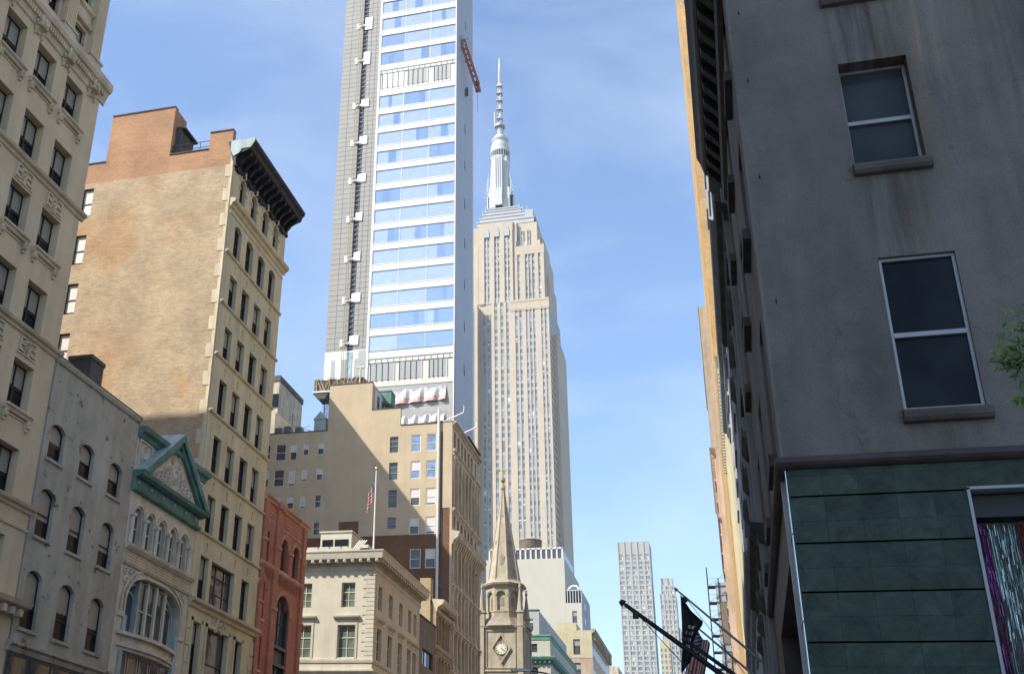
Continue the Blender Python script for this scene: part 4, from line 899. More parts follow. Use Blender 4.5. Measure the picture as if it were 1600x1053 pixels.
mb = MB(); mb.box(-31.05, XL - .003, -.02, .5, 0, 50.95, 'old_brick'); mb.box(-31.05, -30.05, -.06, 0, 40.2, 50.95, 'beige'); mb.box(-30.05, XL + .002, -.07, 0, 0, 50.95, 'beige'); FKs.part('corner_strip', mb)
mb = MB()
mb.box(-60, -45.97, -.06, .5, 50.86, 50.98, 'dsill'); mb.box(-46.0, -40.2, -.06, .5, 57.01, 57.12, 'dsill'); mb.box(-40.2, -36.4, -.06, .5, 53.26, 53.36, 'dsill'); mb.box(-36.4, XL + .1, -.08, .5, 50.96, 51.06, 'dsill'); FKs.part('coping', mb)
for a, b, c, d, _, t_ in kw + kw2:
    if t_ == 'w': FKs.window(a, b, c, d, y=.05, style='wide', fm='whiteframe', gm='g_sky' if d > 46 else 'g_mid', shade=random.choice((0, .5, .9)) if d < 47 else 0, bm='blind_w')
    elif t_ == 'g': FKs.window(a, b, c, d, y=.12, style='three', fm='greyframe', gm='g_mid'); 
    else: FKs.window(a, b, c, d, y=.05, style='sash', fm='whiteframe', gm='g_mid', shade=random.choice((0, .5, 0)) if b - a > .9 else random.choice((.5, .5, .9, 0)), bm='blind_w')
mb = MB(); mb.box(-60, -30.6, .5, 15.3, 0, 50.4, 'grey_st'); FKs.part('side_wall', mb)
mb = MB(); mb.box(-59.5, -30.9, .6, 15, 50.41, 50.46, 'roof'); FKs.part('roof', mb)
mb = MB(); mb.box(-40.2, -40.15, 1, 6, 53.3, 56.5, 'whiteframe'); 
for yy in (2, 4): mb.box(-40.19, -40.1, yy, yy + .9, 54.2, 56, 'g_mid')
FKs.part('side_window_strip', mb)
mb = MB(); mb.tube((-31.45, -.25, 20), (-31.45, -.25, 52.7), .17, 'whiteframe', 12); mb.box(-31.2, -30.98, -.10, 0, 27, 49.8, 'dsill')
for z in (30, 35, 40, 45, 49): mb.tube((-31.45, -.25, z), (-31.45, -.25, z + .15), .2, 'whiteframe', 12)
FKs.part('flue_pipe', mb)
# east facade
kc = [130.2, 132.2, 134.15, 136.1, 138.05, 140.0, 142.4]
holes = []
for c in kc: holes += [(c - .5, c + .5, 47.9, 50.0, 0), (c - .55, c + .55, 40.9, 46.2, .3), (c - .55, c + .55, 38.1, 39.5, 0), (c - .6, c + .6, 31.9, 35.6, .35), (c - .6, c + .6, 27.1, 30.4, 0), (c - .6, c + .6, 22.3, 25.6, 0), (c - .6, c + .6, 16.5, 20.5, 0), (c - .6, c + .6, 11, 15, 0)]
mb = MB(); mb.wall(KY, 144.3, 0, 51.0, holes, 'kfac', depth=.3, ret=0); FKe.part('wall', mb)
for h in holes:
    FKe.window(h[0], h[1], h[2], h[3], y=.2, rise=h[4], fm='darkframe', gm='g_dark', style='sash')
for i in range(8):
    c = 129.2 + i * 1.95 if i < 7 else 143.8
    mb = MB()
    for z0, z1 in ((31.5, 36.0), (26.5, 30.9), (21.8, 26), (16, 20.9), (40.6, 46.6)): mb.box(c - .22, c + .22, -.22, 0, z0, z1, 'kfac'); mb.prof(c - .3, c + .3, [(0, z1 - .35), (.26, z1 - .3), (.34, z1), (0, z1)], 'kfac')
    FKe.part('pilaster', mb)
for z, p in ((51.0, .5), (47.45, .35), (46.9, .2), (40.1, .32), (36.9, .0), (31.2, .3), (26.2, .35), (21.4, .3), (15.6, .5)):
    if p:
        mb = MB(); mb.prof(KY, 144.5, [(0, z - .45), (p * .3, z - .4), (p * .4, z - .2), (p, z - .1), (p, z + .1), (0, z + .15)], 'kfac', miter0=0); FKe.part('ledge', mb)
mb = MB(); mb.prof(KY - .1, 144.8, [(0, 35.8), (.15, 35.9), (.25, 36.3), (.75, 36.7), (.85, 37.0), (1.0, 37.3), (0, 37.5)], 'kfac')
x = KY + .15
while x < 144: mb.prof(x, x + .3, [(0, 35.3), (.2, 35.5), (.62, 36.5), (.7, 36.8), (0, 36.8)], 'kfac'); mb.ring(x + .15, 35.6, .2, .07, -.12, 'kfac', 8); x += .98
FKe.part('cornice', mb)
mb = MB(); mb.box(KY + 3, 144.3, 0, .4, 51.1, 51.9, 'brown_st'); mb.prof(KY + 8, 144.6, [(-.4, 51.9), (.3, 51.9), (.3, 52.05), (-.4, 52.05)], 'dsill'); FKe.part('parapet', mb)
shell(Face(rK, XL, 0, PI / 2, KY), KY + .5, 144.3, .02 + .3, 29, 50.3, 'grey_st')

# things on the beige building's roof
def davit(x, y, z, dx, lab):
    t = thing('davit_arm', lab, 'davit', (x, y, z)); mb = MB(); mb.tube((0, 0, 0), (dx, 0, dx * .42), .09, 'pole_w', 8); link('arm', mb.mesh('arm'), t)
    mb = MB(); mb.tube((dx, 0, dx * .42), (dx + .08, 0, dx * .42 + .8), .05, 'steel', 6); mb.tube((dx + .08, 0, dx * .42 + .8), (dx - .1, 0, dx * .42 + 1.1), .05, 'steel', 6); link('hook', mb.mesh('hook'), t)
    mb = MB(); mb.box(-.15, .15, -.15, .15, -1, .1, 'steel'); link('base', mb.mesh('base'), t)
davit(-31.6, KY + 3, 52.2, 2.5, 'longer white davit arm leaning out over the beige roof corner'); davit(-30.2, KY + 7, 51.9, 1.9, 'shorter white davit arm farther along the beige roof edge')
t = thing('rooftop_tank', 'dark green rooftop plant box on steel legs behind the stepped parapet', 'plant unit', (-40.0 + .7, KY + 5.5, 52.2))
mb = MB(); mb.box(-1.3, .25, -1.0, 1.0, 3.6, 5.3, 'teal'); mb.box(-1.36, .3, -1.06, 1.06, 5.3, 5.4, 'dsill'); link('casing', mb.mesh('casing'), t)
for a, b in ((-1.4, -1.1), (.3, -1.1), (-1.4, 1.1), (.3, 1.1)):
    mb = MB(); mb.tube((a, b, 0), (a, b, 3.6), .07, 'iron', 6); link('leg', mb.mesh('leg'), t)
mb = MB(); mb.tube((-1.4, -1.1, 1), (.3, -1.1, 3.4), .04, 'iron', 5); mb.tube((.3, -1.1, 1), (-1.4, -1.1, 3.4), .04, 'iron', 5); link('brace', mb.mesh('brace'), t)
random.seed(11)
acs = [(-53.3, 2, 'leftmost grey air conditioning unit on the lower grey roof'), (-51.9, 1.6, 'middle grey air conditioning unit on the lower grey roof'), (-50.6, 2.2, 'rightmost grey air conditioning unit on the lower grey roof')]
for i, (x, y, lb) in enumerate(acs):
    t = thing('air_conditioner', lb, 'air conditioner', (x, KY + y, 50.98), 'rooftop air conditioners')
    mb = MB(); mb.box(-.5, .5, -.4, .4, .3, 1.35, 'greyframe'); 
    for q in range(7): mb.box(-.45, .45, -.42, -.4, .38 + q * .13, .44 + q * .13, 'iron')
    link('casing', mb.mesh('casing'), t)
    mb = MB(); mb.lathe(0, 0, [(.34, 1.35), (.36, 1.42), (.3, 1.43)], 'iron', 12); link('fan', mb.mesh('fan'), t)
    mb = MB()
    for a in (-.42, .42):
        for b in (-.32, .32): mb.box(a - .04, a + .04, b - .04, b + .04, 0, .3, 'iron')
    link('legs', mb.mesh('legs'), t)
t = thing('aerial', 'tall cross shaped aerial on the lower grey roof', 'aerial', (-52.0, KY + 3, 50.9))
mb = MB(); mb.tube((0, 0, 0), (0, 0, 3.9), .05, 'iron', 6); mb.tube((-.5, 0, 3.0), (.5, 0, 3.0), .035, 'iron', 6); mb.tube((-.3, 0, 3.4), (.3, 0, 3.4), .03, 'iron', 6); link('mast', mb.mesh('mast'), t)
mb = MB(); mb.tube((0, 0, 2.2), (2.8, 0, 1.2), .03, 'iron', 5); mb.tube((.6, 0, 0), (1.2, 0, 1.7), .04, 'iron', 5); mb.tube((1.1, 0, 1.6), (2.6, 0, 1.9), .03, 'iron', 5); link('boom', mb.mesh('boom'), t)
t = thing('roof_hut', 'small pale gabled roof hut at the step of the grey roof', 'roof hut', (-47.3, KY + 1.4, 50.9))
mb = MB(); mb.box(-.8, .8, -.6, 1.2, 0, 1.9, 'pale_teal'); link('wall', mb.mesh('wall'), t)
mb = MB(); mb.prism([(-.95, 1.9), (.95, 1.9), (0, 3.0)], -.7, 1.3, 'pale_teal'); link('roof', mb.mesh('roof'), t)

rJ = thing('rear_building', 'slender tan building edge rising behind the loft building', 'building', (-78, 176, 0))
mb = MB(); mb.box(-9, 5.6, 0, 12, 0, 79, 'kfac'); link('wall', mb.mesh('wall'), rJ)
mb = MB(); mb.box(-9, 5.8, -.2, 12, 79, 80, 'dsill'); mb.box(4.2, 5.65, -.15, .1, 74, 76.5, 'g_dark'); link('parapet', mb.mesh('parapet'), rJ)
mb = MB(); mb.prism([(5.65, 60), (11.6, 60), (11.6, 67.5), (6.0, 72.5), (5.65, 72.5)], -1, 6, 'brown_st'); 
for q in range(5): mb.box(6.2 + q * 1.1, 6.35 + q * 1.1, -1.15, -1, 60, 67 - q * .2, 'dsill')
link('rear_wing', mb.mesh('rear_wing'), rJ)

# ================================================================== T: slender new tower
TY = 150.0; TX = -34.52
rT = thing('glass_tower', 'slender new white and grey tower with blue window bands, still under construction', 'tower', (-44.5, TY, 0))
FT = Face(rT, 0, TY, 0, -54.6); FTe = Face(rT, TX, 0, PI / 2, TY)
TH = 168.0
mb = MB(); mb.box(-47.9, TX, .15, 13.4, 0, TH, 't_side'); FT.part('core_wall', mb)
mb = MB(); mb.box(TX - .13, TX + .02, -.12, .15, 50, TH, 't_line'); FT.part('corner_edge', mb)
mb = MB(); mb.box(-48.05, -47.7, -.12, .5, 50, TH, 't_line'); FT.part('corner_edge', mb)
glz = [73.66 + 3.69 * i for i in range(13)] + [127.02 + 3.69 * i for i in range(11)]
xs = [-47.7, -43.42, -38.97, TX - .13]
random.seed(5)
for t in glz:
    b = t - 2.48
    nb = t + (1.22 if t not in (glz[12],) else 1.2)
    mb = MB(); mb.box(-47.7, TX - .13, -.06, .15, t, nb - .002, 't_white'); mb.box(-47.7, TX - .13, -.10, .1, t, t + .16, 't_line'); mb.box(-47.7, TX - .13, -.1, .1, nb - .12, nb - .003, 't_line'); FT.part('spandrel_band', mb)
    o = None
    mb = MB(); mb.box(-47.7, TX - .13, .0, .1, b, b + .04, 'steel'); mb.box(-47.7, TX - .13, .0, .1, t - .05, t - .003, 'steel')
    for x in xs[1:3]: mb.box(x - .05, x + .05, -.02, .1, b, t, 'steel')
    o = FT.part('window_band', mb)
    for j in range(3):
        x0, x1 = xs[j] + .05, xs[j + 1] - .05
        mb = MB(); cuts = [x0]
        if random.random() < .55: 
            c = random.uniform(x0 + .8, x1 - 1.6); cuts += [c, c + random.uniform(.5, 1.4)]
        cuts.append(x1)
        for q in range(len(cuts) - 1):
            k_ = 't_glass3' if (len(cuts) == 2 and random.random() < .75) else ('t_glass2' if q == 1 else random.choice(('t_glass', 't_glass3')))
            mb.box(cuts[q], cuts[q + 1], .05, .09, b + .04, t - .05, k_)
        FT.sub('pane', mb, o)
for z0, z1 in ((119.25, 124.4),(66.0, 71.0)):
    mb = MB(); mb.box(-47.7, TX - .13, -.05, .15, z1 - 1.0, z1, 't_line'); mb.box(-47.7, TX - .13, .02, .15, z0, z1 - 1.0, 't_white'); mb.box(-47.7, TX - .13, -.08, .1, z1 - 1.1, z1 - 1.0, 'steel'); mb.box(-47.7, TX - .13, -.06, .1, z1 - 1.9, z1 - 1.82, 'iron')
    for q in range(14): mb.box(-47.6 + q * .95, -47.57 + q * .95, -.07, .1, z1 - 1.85, z1 - 1.1, 'steel')
    FT.part('plant_floor', mb)
    for x0, x1, lv in ((-47.3, -43.6, 'louver_pale' if z0 > 100 else 'louver'), (-42.8, -39.4, 'louver'), (-38.3, -35.6, 'louver')):
        mb = MB(); mb.box(x0, x1, -.03, .1, z0 + .35, z1 - 1.95, lv)
        n_ = 4
        for q in range(n_ + 1): mb.box(x0 + (x1 - x0) * q / n_ - .04, x0 + (x1 - x0) * q / n_ + .04, -.09, .0, z0 + .2, z1 - 1.95, 'iron' if q < n_ else 't_line')
        FT.part('louvre', mb)
mb = MB(); mb.box(-47.7, TX - .13, -.02, .15, 50, 66.0, 'light_grey'); mb.box(-47.7, TX - .13, -.1, .12, 65.3, 65.95, 't_white'); mb.box(-46.6, -35.6, -.05, .05, 61.9, 65.2, 'louver'); mb.box(-46.6, -35.6, -.05, .05, 57.5, 61.0, 'louver'); FT.part('lower_floor', mb)
# tarpaulins hung on the open floors
def tarp(x0, x1, z0, z1, red, lab):
    n, m = 40, 8; mb = MB()
    def P(i, j):
        u = i / n; v = j / m
        sag = .32 * (math.sin(u * PI * 4.2) ** 2) * (1 - v) + .25 * (v if u < .12 else 0)
        return (x0 + (x1 - x0) * u, -.35 - .14 * math.sin(u * 30 + v * 3) - .08 * math.sin(u * 61), z1 - (z1 - z0) * v - sag + .45 * u - .2)
    for i in range(n):
        for j in range(m): mb.poly([P(i, j), P(i + 1, j), P(i + 1, j + 1), P(i, j + 1)], 'tarp_red' if (red and j >= 5 + (i % 7 == 0)) else 'tarp')
    o = link('tarpaulin', mb.mesh('tarpaulin'), None, (0, TY, 0)); mo = o.modifiers.new('thick', 'SOLIDIFY'); mo.thickness = .03
    tag(o, lab, 'tarpaulin')
tarp(-46.4, -35.7, 62.3, 64.5, True, 'white tarpaulin with a red lower edge hung across an open floor of the new tower')
tarp(-43.5, -35.9, 59.0, 60.4, False, 'plain white tarpaulin below the red edged one on the new tower')
# grey clad hoist bay on the left
mb = MB()
for a, b in ((-54.6, -51.95), (-51.95, -51.1), (-50.25, -48.05)):
    mb.box(a, b, 0, .5, 71.6, TH, 't_grey')
    z = 72.0
    while z < TH: mb.box(a, b, -.012, 0, z, z + .05, 't_dark'); z += .92
for x in (-53.2, -49.6, -48.7): mb.box(x, x + .05, -.014, 0, 71.6, TH, 't_dark')
mb.box(-54.6, -48.05, .5, 13.4, 0, TH, 't_grey'); FT.part('clad_wall', mb)
mb = MB(); mb.box(-51.1, -50.25, .3, .5, 71.6, TH, 't_dark')
z = 72
while z < TH: mb.tube((-51.05, .1, z), (-50.3, .1, z + .45), .022, 'steel', 4); mb.tube((-50.3, .1, z + .45), (-51.05, .1, z + .9), .022, 'greyframe', 4); mb.box(-50.95, -50.4, .15, .3, z, z + .2, 'greyframe'); z += .9
FT.part('hoist_slot', mb)
mb = MB(); mb.box(-54.6, -48.05, -.02, .5, 65.2, 71.6, 'plastic')
for a, b in ((-53.6, -52.9), (-51.9, -51.2), (-49.9, -49.3)): mb.box(a, b, -.05, .1, 66, 70.2, 'louver')
mb.box(-49.3, -48.1, -.07, .1, 65.2, 71.5, 'louver'); mb.box(-51.1, -50.2, -.08, .1, 65.5, 71.4, 'pale_teal'); FT.part('lower_cladding', mb)
mb = MB(); mb.box(-54.6, -48.05, .3, 5, 50, 65.2, 'blue_wrap'); FT.part('open_floor', mb)
mb = MB()      # small dark slots up the plain side
for i in range(12):
    z = 69.2 + i * 7.33; mb.box(156.5, 156.75, -.04, .1, z, z + 1.5, 't_dark'); mb.box(156.7, 156.95, -.05, .0, z - .2, z + .6, 't_dark')
FTe.part('side_slot', mb)
mb = MB(); mb.box(162.7, 163.45, -.03, .1, 40, TH, 't_line'); FTe.part('corner_edge', mb)
mb = MB(); mb.box(150.0, 150.35, -.05, .02, 50, 71.4, 't_dark'); FTe.part('dark_strip', mb)  # narrow dark strip on the tower's lower corner
# construction hoist
t = thing('construction_hoist', 'olive hoist mast with white wrapped brackets climbing the tower', 'hoist', (-51.75, TY - .55, 63))
mb = MB()
for dx in (0, .32):
    mb.tube((dx, 0, 0), (dx, 0, TH - 63), .06, 'mast', 6)
z = 0
while z < TH - 64: mb.tube((0, 0, z), (.32, 0, z + .6), .025, 'mast', 4); mb.tube((.32, 0, z + .6), (0, 0, z + 1.2), .025, 'mast', 4); z += 1.2
link('mast', mb.mesh('mast'), t)
random.seed(2)
for z in [72.95 + 7.25 * i for i in range(5)] + [109.3, 116.8, 126.2, 133.7, 141.2, 148.7, 156]:
    big = z in (126.2, 133.7)
    mb = MB(); w_ = random.uniform(.85, 1.15); h_ = 1.5 if not big else 2.6
    mb.box(.95, 1.0 + w_ * 1.2, .40, .54, z - 63 - h_ / 2 + .25, z - 63 + h_ / 2 + .3, 'plastic'); mb.box(-.55, .0, .42, .54, z - 63 - .6, z - 63 + .55, 'plastic'); mb.box(.1, 1.1, .36, .5, z - 63 - .3, z - 63 + .25, 'plastic'); mb.box(-.1, 1.1, .05, .15, z - 63 + .0, z - 63 + .1, 'iron')
    link('wrapped_bracket', mb.mesh('wrapped_bracket'), t)
# loading platform with netting at the foot of the hoist
t = thing('loading_platform', 'brown netted scaffold platform above the beige roof', 'scaffold', (-49.9, 143, 61.7))
mb = MB(); n = 24
for i in range(n):
    x = -3.5 + i * .31; z0 = .6 + .12 * math.sin(i * 1.7); mb.box(x, x + .315, -.1 - .05 * math.sin(i * 2.1), 2.2, z0, 2.35 + .08 * math.sin(i), 'net')
link('netting', mb.mesh('netting'), t)
mb = MB(); mb.box(-3.7, 4.0, -.3, 2.4, .35, .6, 'steel'); mb.prism([(-3.6, .35), (-1.2, .35), (-1.8, -.6), (-2.8, -.6)], -.2, 2, 'dsill'); link('deck', mb.mesh('deck'), t)
mb = MB(); random.seed(4)
for i in range(14):
    a = random.uniform(-3.5, 3.6); b = a + random.uniform(-.9, .9); mb.tube((a, -.25, .6), (b, -.25, 2.3), .05, 'kfac', 5)
mb.tube((-3.6, -.28, 2.4), (3.6, -.28, 2.5), .05, 'kfac', 5); mb.tube((3.4, -.2, .6), (3.4, -.2, 4.2), .12, 'creamframe', 6); mb.box(2.8, 4.0, -.3, 0, 3.7, 3.95, 'creamframe')
link('bracing', mb.mesh('bracing'), t)
mb = MB()
for dx in (-1.9, -.9, .2): mb.tube((dx, .3, -7), (dx, .3, .4), .07, 'iron', 6)
for q in range(6): mb.tube((-1.9, .3, -7 + q * 1.2), (-.9, .3, -5.8 + q * 1.2), .04, 'iron', 4); mb.tube((-.9, .3, -7 + q * 1.2), (.2, .3, -5.8 + q * 1.2), .04, 'steel', 4)
link('leg_frame', mb.mesh('leg_frame'), t)
# suspended rig on the plain side
t = thing('suspended_rig', 'rust red steel rig hanging on the plain side of the tower', 'rig', (TX + .1, 157.0, 124.5))
mb = MB()
P_ = [(-.2, -5.0, 8.2), (2.2, .5, 1.2)]
import itertools
for dx, dz in ((0, 0), (.6, .3), (0, .9), (.6, 1.2)):
    mb.tube((.0 + dx, -3.6, 4.0 + dz), (1.5 + dx, 1.2, -1.9 + dz), .11, 'orange_steel', 6)
for q in range(9):
    f = q / 8; x = .0 + 1.5 * f; y = -3.6 + 4.8 * f; z = 4.0 - 5.9 * f
    mb.tube((x, y, z), (x + .6, y, z + 1.2), .07, 'orange_steel', 5); mb.tube((x, y, z + .9), (x + .6, y, z + .3), .07, 'orange_steel', 5)
link('truss', mb.mesh('truss'), t)
mb = MB(); mb.box(-.1, .7, -4.0, -3.3, 5.2, 6.2, 'steel'); mb.tube((.7, -3.5, 5.7), (1.3, -3.5, 5.3), .1, 'steel', 6); mb.box(1.4, 2.3, .9, 1.5, -2.2, -1.5, 'orange_steel'); mb.box(1.5, 2.1, .8, 1.4, -1.0, -.3, 'dsill'); link('winch', mb.mesh('winch'), t)
mb = MB(); mb.tube((1.8, .6, -1), (1.9, .6, -7), .03, 'iron', 5); mb.box(-.1, .3, .2, .5, -3.4, -1.8, 'dsill'); link('cable', mb.mesh('cable'), t)

# ================================================================== the great stepped limestone skyscraper
EY = 520.0
rE = thing('skyscraper', 'great stepped limestone skyscraper with a silver mast and tall antenna', 'skyscraper', (-94.5, EY, 0))
FE = Face(rE, 0, EY, 0, -94.5); FEe = Face(rE, -71.1, 0, PI / 2, EY)
def block(x0, x1, y0, y1, z0, z1, k='esb', name='wall'):
    mb = MB(); mb.box(x0, x1, y0, y1, z0, z1, k); return FE.part(name, mb)
block(-118, -71.1, .9, 40, 0, 264, name='wall')            # main shaft (strips sit in front of this)
block(-115.8, -72.9, 1.6, 34, 264, 296, name='wall')
block(-107.6, -101.0, 1.0, 8, 0, 262)
block(-112.0, -76.6, 3.0, 30, 296, 311)
block(-102, -87, 1.2, 20, 264, 311)
block(-119, -106.7, -5.0, .8, 0, 262)
block(-117, -107.6, 1.2, 14, 262, 297)
random.seed(9)
FLH = 3.72
def strip(x0, x1, z0, z1, y, pale=.4):
    """one vertical run of windows and metal spandrels"""
    mb = MB(); z = z1
    mb.box(x0 - .22, x0, y - .35, y + .5, z0, z1 + .6, 'esb_metal'); mb.box(x1, x1 + .22, y - .35, y + .5, z0, z1 + .6, 'esb_metal')
    while z > z0:
        zb = max(z0, z - FLH)
        m = random.random()
        g = 'esb_glass' if m < .62 else ('far_w2' if m < .93 else ('blind' if m < .98 else 'blind_w'))
        sp = 'esb_sp2' if random.random() < pale else 'esb_sp'
        if random.random() < .015: sp = 'esb_red'
        mb.box(x0, x1, y - .02, y + .3, zb + FLH * .45, z, g); mb.box(x0, x1, y - .10, y + .3, zb, min(z, zb + FLH * .45), sp)
        if random.random() < .07: mb.box(x0 + .1, x1 - .1, y - .3, y, zb + FLH * .45, zb + FLH * .62, 'blind_w')
        z -= FLH
    FE.part('window_strip', mb)
def pier(x0, x1, z0, z1, y0, y1): 
    mb = MB(); mb.box(x0, x1, y0, y1, z0, z1, 'esb'); FE.part('pier', mb)
# low shaft, sunlit part
lowx = [(-99.0, -97.4), (-95.9, -94.4), (-93.0, -91.6), (-88.4, -87.0), (-86.2, -84.9), (-82.9, -81.8), (-81.1, -80.0), (-79.3, -78.2), (-75.3, -74.3), (-73.5, -72.5)]
for x0, x1 in lowx[:3]: strip(x0, x1, 60, 264, .35)
for x0, x1 in lowx[3:]: strip(x0, x1, 60, 259.5, .35)
edges = [-100.6] + [v for p in lowx for v in p] + [-71.1]
for i in range(0, len(edges), 2):
    a, b = edges[i] + (.22 if i else 0), edges[i + 1] - .22
    if b - a > .15: pier(a, b, 0, 264 if i > 4 else 264, -.0 if b - a > 1 else .05, .95)
pier(-90.9, -71.1, 259.5, 264.2, -.05, .95)
mb = MB(); mb.box(-90.9, -71.1, -.2, .0, 263.4, 264.6, 'esb'); mb.box(-90.9, -71.1, -.2, 0, 258.6, 259.2, 'esb'); FE.part('ledge', mb)
# shaded recess on the left
for x0, x1 in ((-104.9, -103.6), (-102.7, -101.4)): strip(x0, x1, 60, 258, .75, .2)
for x0, x1 in ((-110.3, -109.2),): strip(x0, x1, 60, 258, -5.2)
# middle tier right (up to 296) and centre (up to 311)
for x0, x1 in ((-86.7, -85.6), (-82.7, -81.6), (-80.9, -79.8), (-79.1, -78.0), (-75.9, -74.9)): strip(x0, x1, 264, 291, 1.3)
ee = [-88.2, -86.7, -85.6, -82.7, -81.6, -80.9, -79.8, -79.1, -78.0, -75.9, -74.9, -72.9]
for i in range(0, len(ee), 2): pier(ee[i] + (.22 if i else 0), ee[i + 1] - .22, 264, 296, .75, 1.7)
pier(-88.2, -72.9, 291, 296.2, .7, 1.7)
cx_ = [(-103.9, -102.9), (-102.4, -101.4), (-98.6, -97.6), (-97.1, -96.1), (-93.3, -92.3), (-91.7, -90.7)]
for x0, x1 in cx_: strip(x0, x1, 264, 303, .85, .7)
ee = [-107.2] + [v for p in cx_ for v in p] + [-88.9]
for i in range(0, len(ee), 2): pier(ee[i] + (.22 if i else 0), ee[i + 1] - .22, 264, 311.5, .2 if ee[i + 1] - ee[i] > 1 else .5, 1.4)
mb = MB(); mb.box(-107.2, -88.9, .25, 1.3, 306, 311.6, 'esb')
for x in (-102.7, -97.4, -92.0):
    mb.prism([(x - 1.3, 303), (x + 1.3, 303), (x + 1.3, 306), (x + .7, 308), (x, 309.2), (x - .7, 308), (x - 1.3, 306)], -.1, .6, 'esb_crown')
FE.part('parapet', mb)
for x0, x1 in ((-86.8, -85.8), (-84.9, -83.9), (-81.6, -80.6)): strip(x0, x1, 296, 306, 2.8)
mb = MB()
for z in (296.2,): mb.box(-88, -87.4, .6, 1.7, z, z + 3.5, 'esb'); mb.box(-83, -82, .6, 1.7, z, z + 2, 'blind_w'); mb.box(-76, -75, .6, 1.7, z, z + 2.4, 'blind_w')
FE.part('parapet', mb)
block(-78.2, -73.9, 8, 28, 296, 303); block(-80, -76.9, 5, 26, 311, 313.5)
# side tiers and east face windows
mb = MB(); z = 62
while z < 262:
    y = 521.5
    while y < 558: mb.box(y, y + 1.3, -.05, .1, z, z + 1.9, 'g_mid'); y += 2.5
    z += FLH
FEe.part('side_windows', mb)
block(-110, -69.3, 12, 46, 0, 249); block(-108, -71.9, 8, 36, 249, 281)
# crown
mb = MB()
for i, (a, b, z0, z1) in enumerate(((-108.6, -78.0, 311.4, 314.6), (-107.2, -80.2, 314.6, 317.4), (-105.8, -82.4, 317.4, 320.0), (-104.6, -85.2, 320.0, 322.6), (-103.4, -86.4, 322.6, 324.6))):
    mb.box(a, b, 3 + i, 28 - i, z0, z1 - .7, 'esb_crown'); mb.box(a - .4, b + .4, 2.7 + i, 28.3 - i, z1 - .7, z1, 'esb_crown')
mb.box(-82.6, -78.5, 3.2, 20, 314.6, 319.2, 'esb_crown'); mb.box(-80.8, -77.4, 5, 20, 311, 316.2, 'esb_crown')
FE.part('crown_steps', mb)
cy = 16.0; kx = (EY + cy) / EY                       # the mast stands on the building's axis
def X(x): return x * kx
def Z(z): return 1.6 + (z - 1.6) * kx
cxm = X(-94.9)
mb = MB(); mb.lathe(cxm, cy, [(5.1, Z(318)), (5.1, Z(356)), (5.2, Z(356)), (5.2, Z(358))], 'esb_mast', 20); FE.part('mast_shaft', mb)
mb = MB(); mb.lathe(cxm, cy, [(5.25, Z(350.8)), (5.25, Z(353.9))], 'g_mid', 24)
for i in range(24): a = 2 * PI * i / 24; mb.tube((cxm + 5.25 * math.cos(a), cy + 5.25 * math.sin(a), Z(350.6)), (cxm + 5.25 * math.cos(a), cy + 5.25 * math.sin(a), Z(354)), .16, 'esb_mast', 4)
mb.lathe(cxm, cy, [(5.0, Z(349.8)), (5.5, Z(350)), (5.5, Z(350.6)), (5.2, Z(350.8))], 'esb_mast', 24)
mb.lathe(cxm, cy, [(5.3, Z(353.9)), (5.6, Z(354.2)), (5.6, Z(355.2)), (4.9, Z(356.2)), (4.9, Z(359.2)), (4.3, Z(360)), (4.3, Z(361.8)), (4.7, Z(362)), (4.9, Z(363)), (3.6, Z(363.6)), (3.4, Z(365)), (2.4, Z(366))], 'esb_mast', 24); FE.part('mast_drum', mb)
mb = MB()          # winged buttresses
for i, (hw, zz) in enumerate(((5.3, 346), (5.7, 338), (6.2, 333), (6.8, 329.5), (7.5, 327))):
    mb.box(cxm - hw, cxm + hw, cy - 1.1, cy + 1.1, Z(318), Z(zz), 'esb_mast'); mb.box(cxm - 1.9 - i * .02, cxm + 1.9 + i * .02, cy - hw, cy + hw, Z(318), Z(zz) - .4, 'esb_mast')
for i, (hw, zz) in enumerate(((4.3, 350), (4.9, 338), (5.6, 330))):
    mb.box(cxm - hw, cxm + hw, cy - 4.2 - i * .3, cy + 4.2 + i * .3, Z(318), Z(zz) - .2, 'esb_mast')
FE.part('mast_buttress', mb)
mb = MB()
for dx in (-1.7, -.57, .57, 1.7): mb.box(cxm + dx - .35, cxm + dx + .35, cy - 6.9, cy - 5, Z(325.5), Z(349), 'steel')
mb.box(cxm - 2.3, cxm + 2.3, cy - 7.2, cy - 5, Z(324), Z(326), 'esb_mast'); FE.part('mast_window_strip', mb)
mb = MB()
for i in range(6):
    for s in (-1, 1): mb.tube((cxm + s * (5.2 + .2 * i), cy - 4.6, Z(325)), (cxm + s * (8.4 - i * .5), cy - 4.8, Z(325 + 2.9 * i)), .16, 'esb_mast', 4)
FE.part('mast_fin', mb)
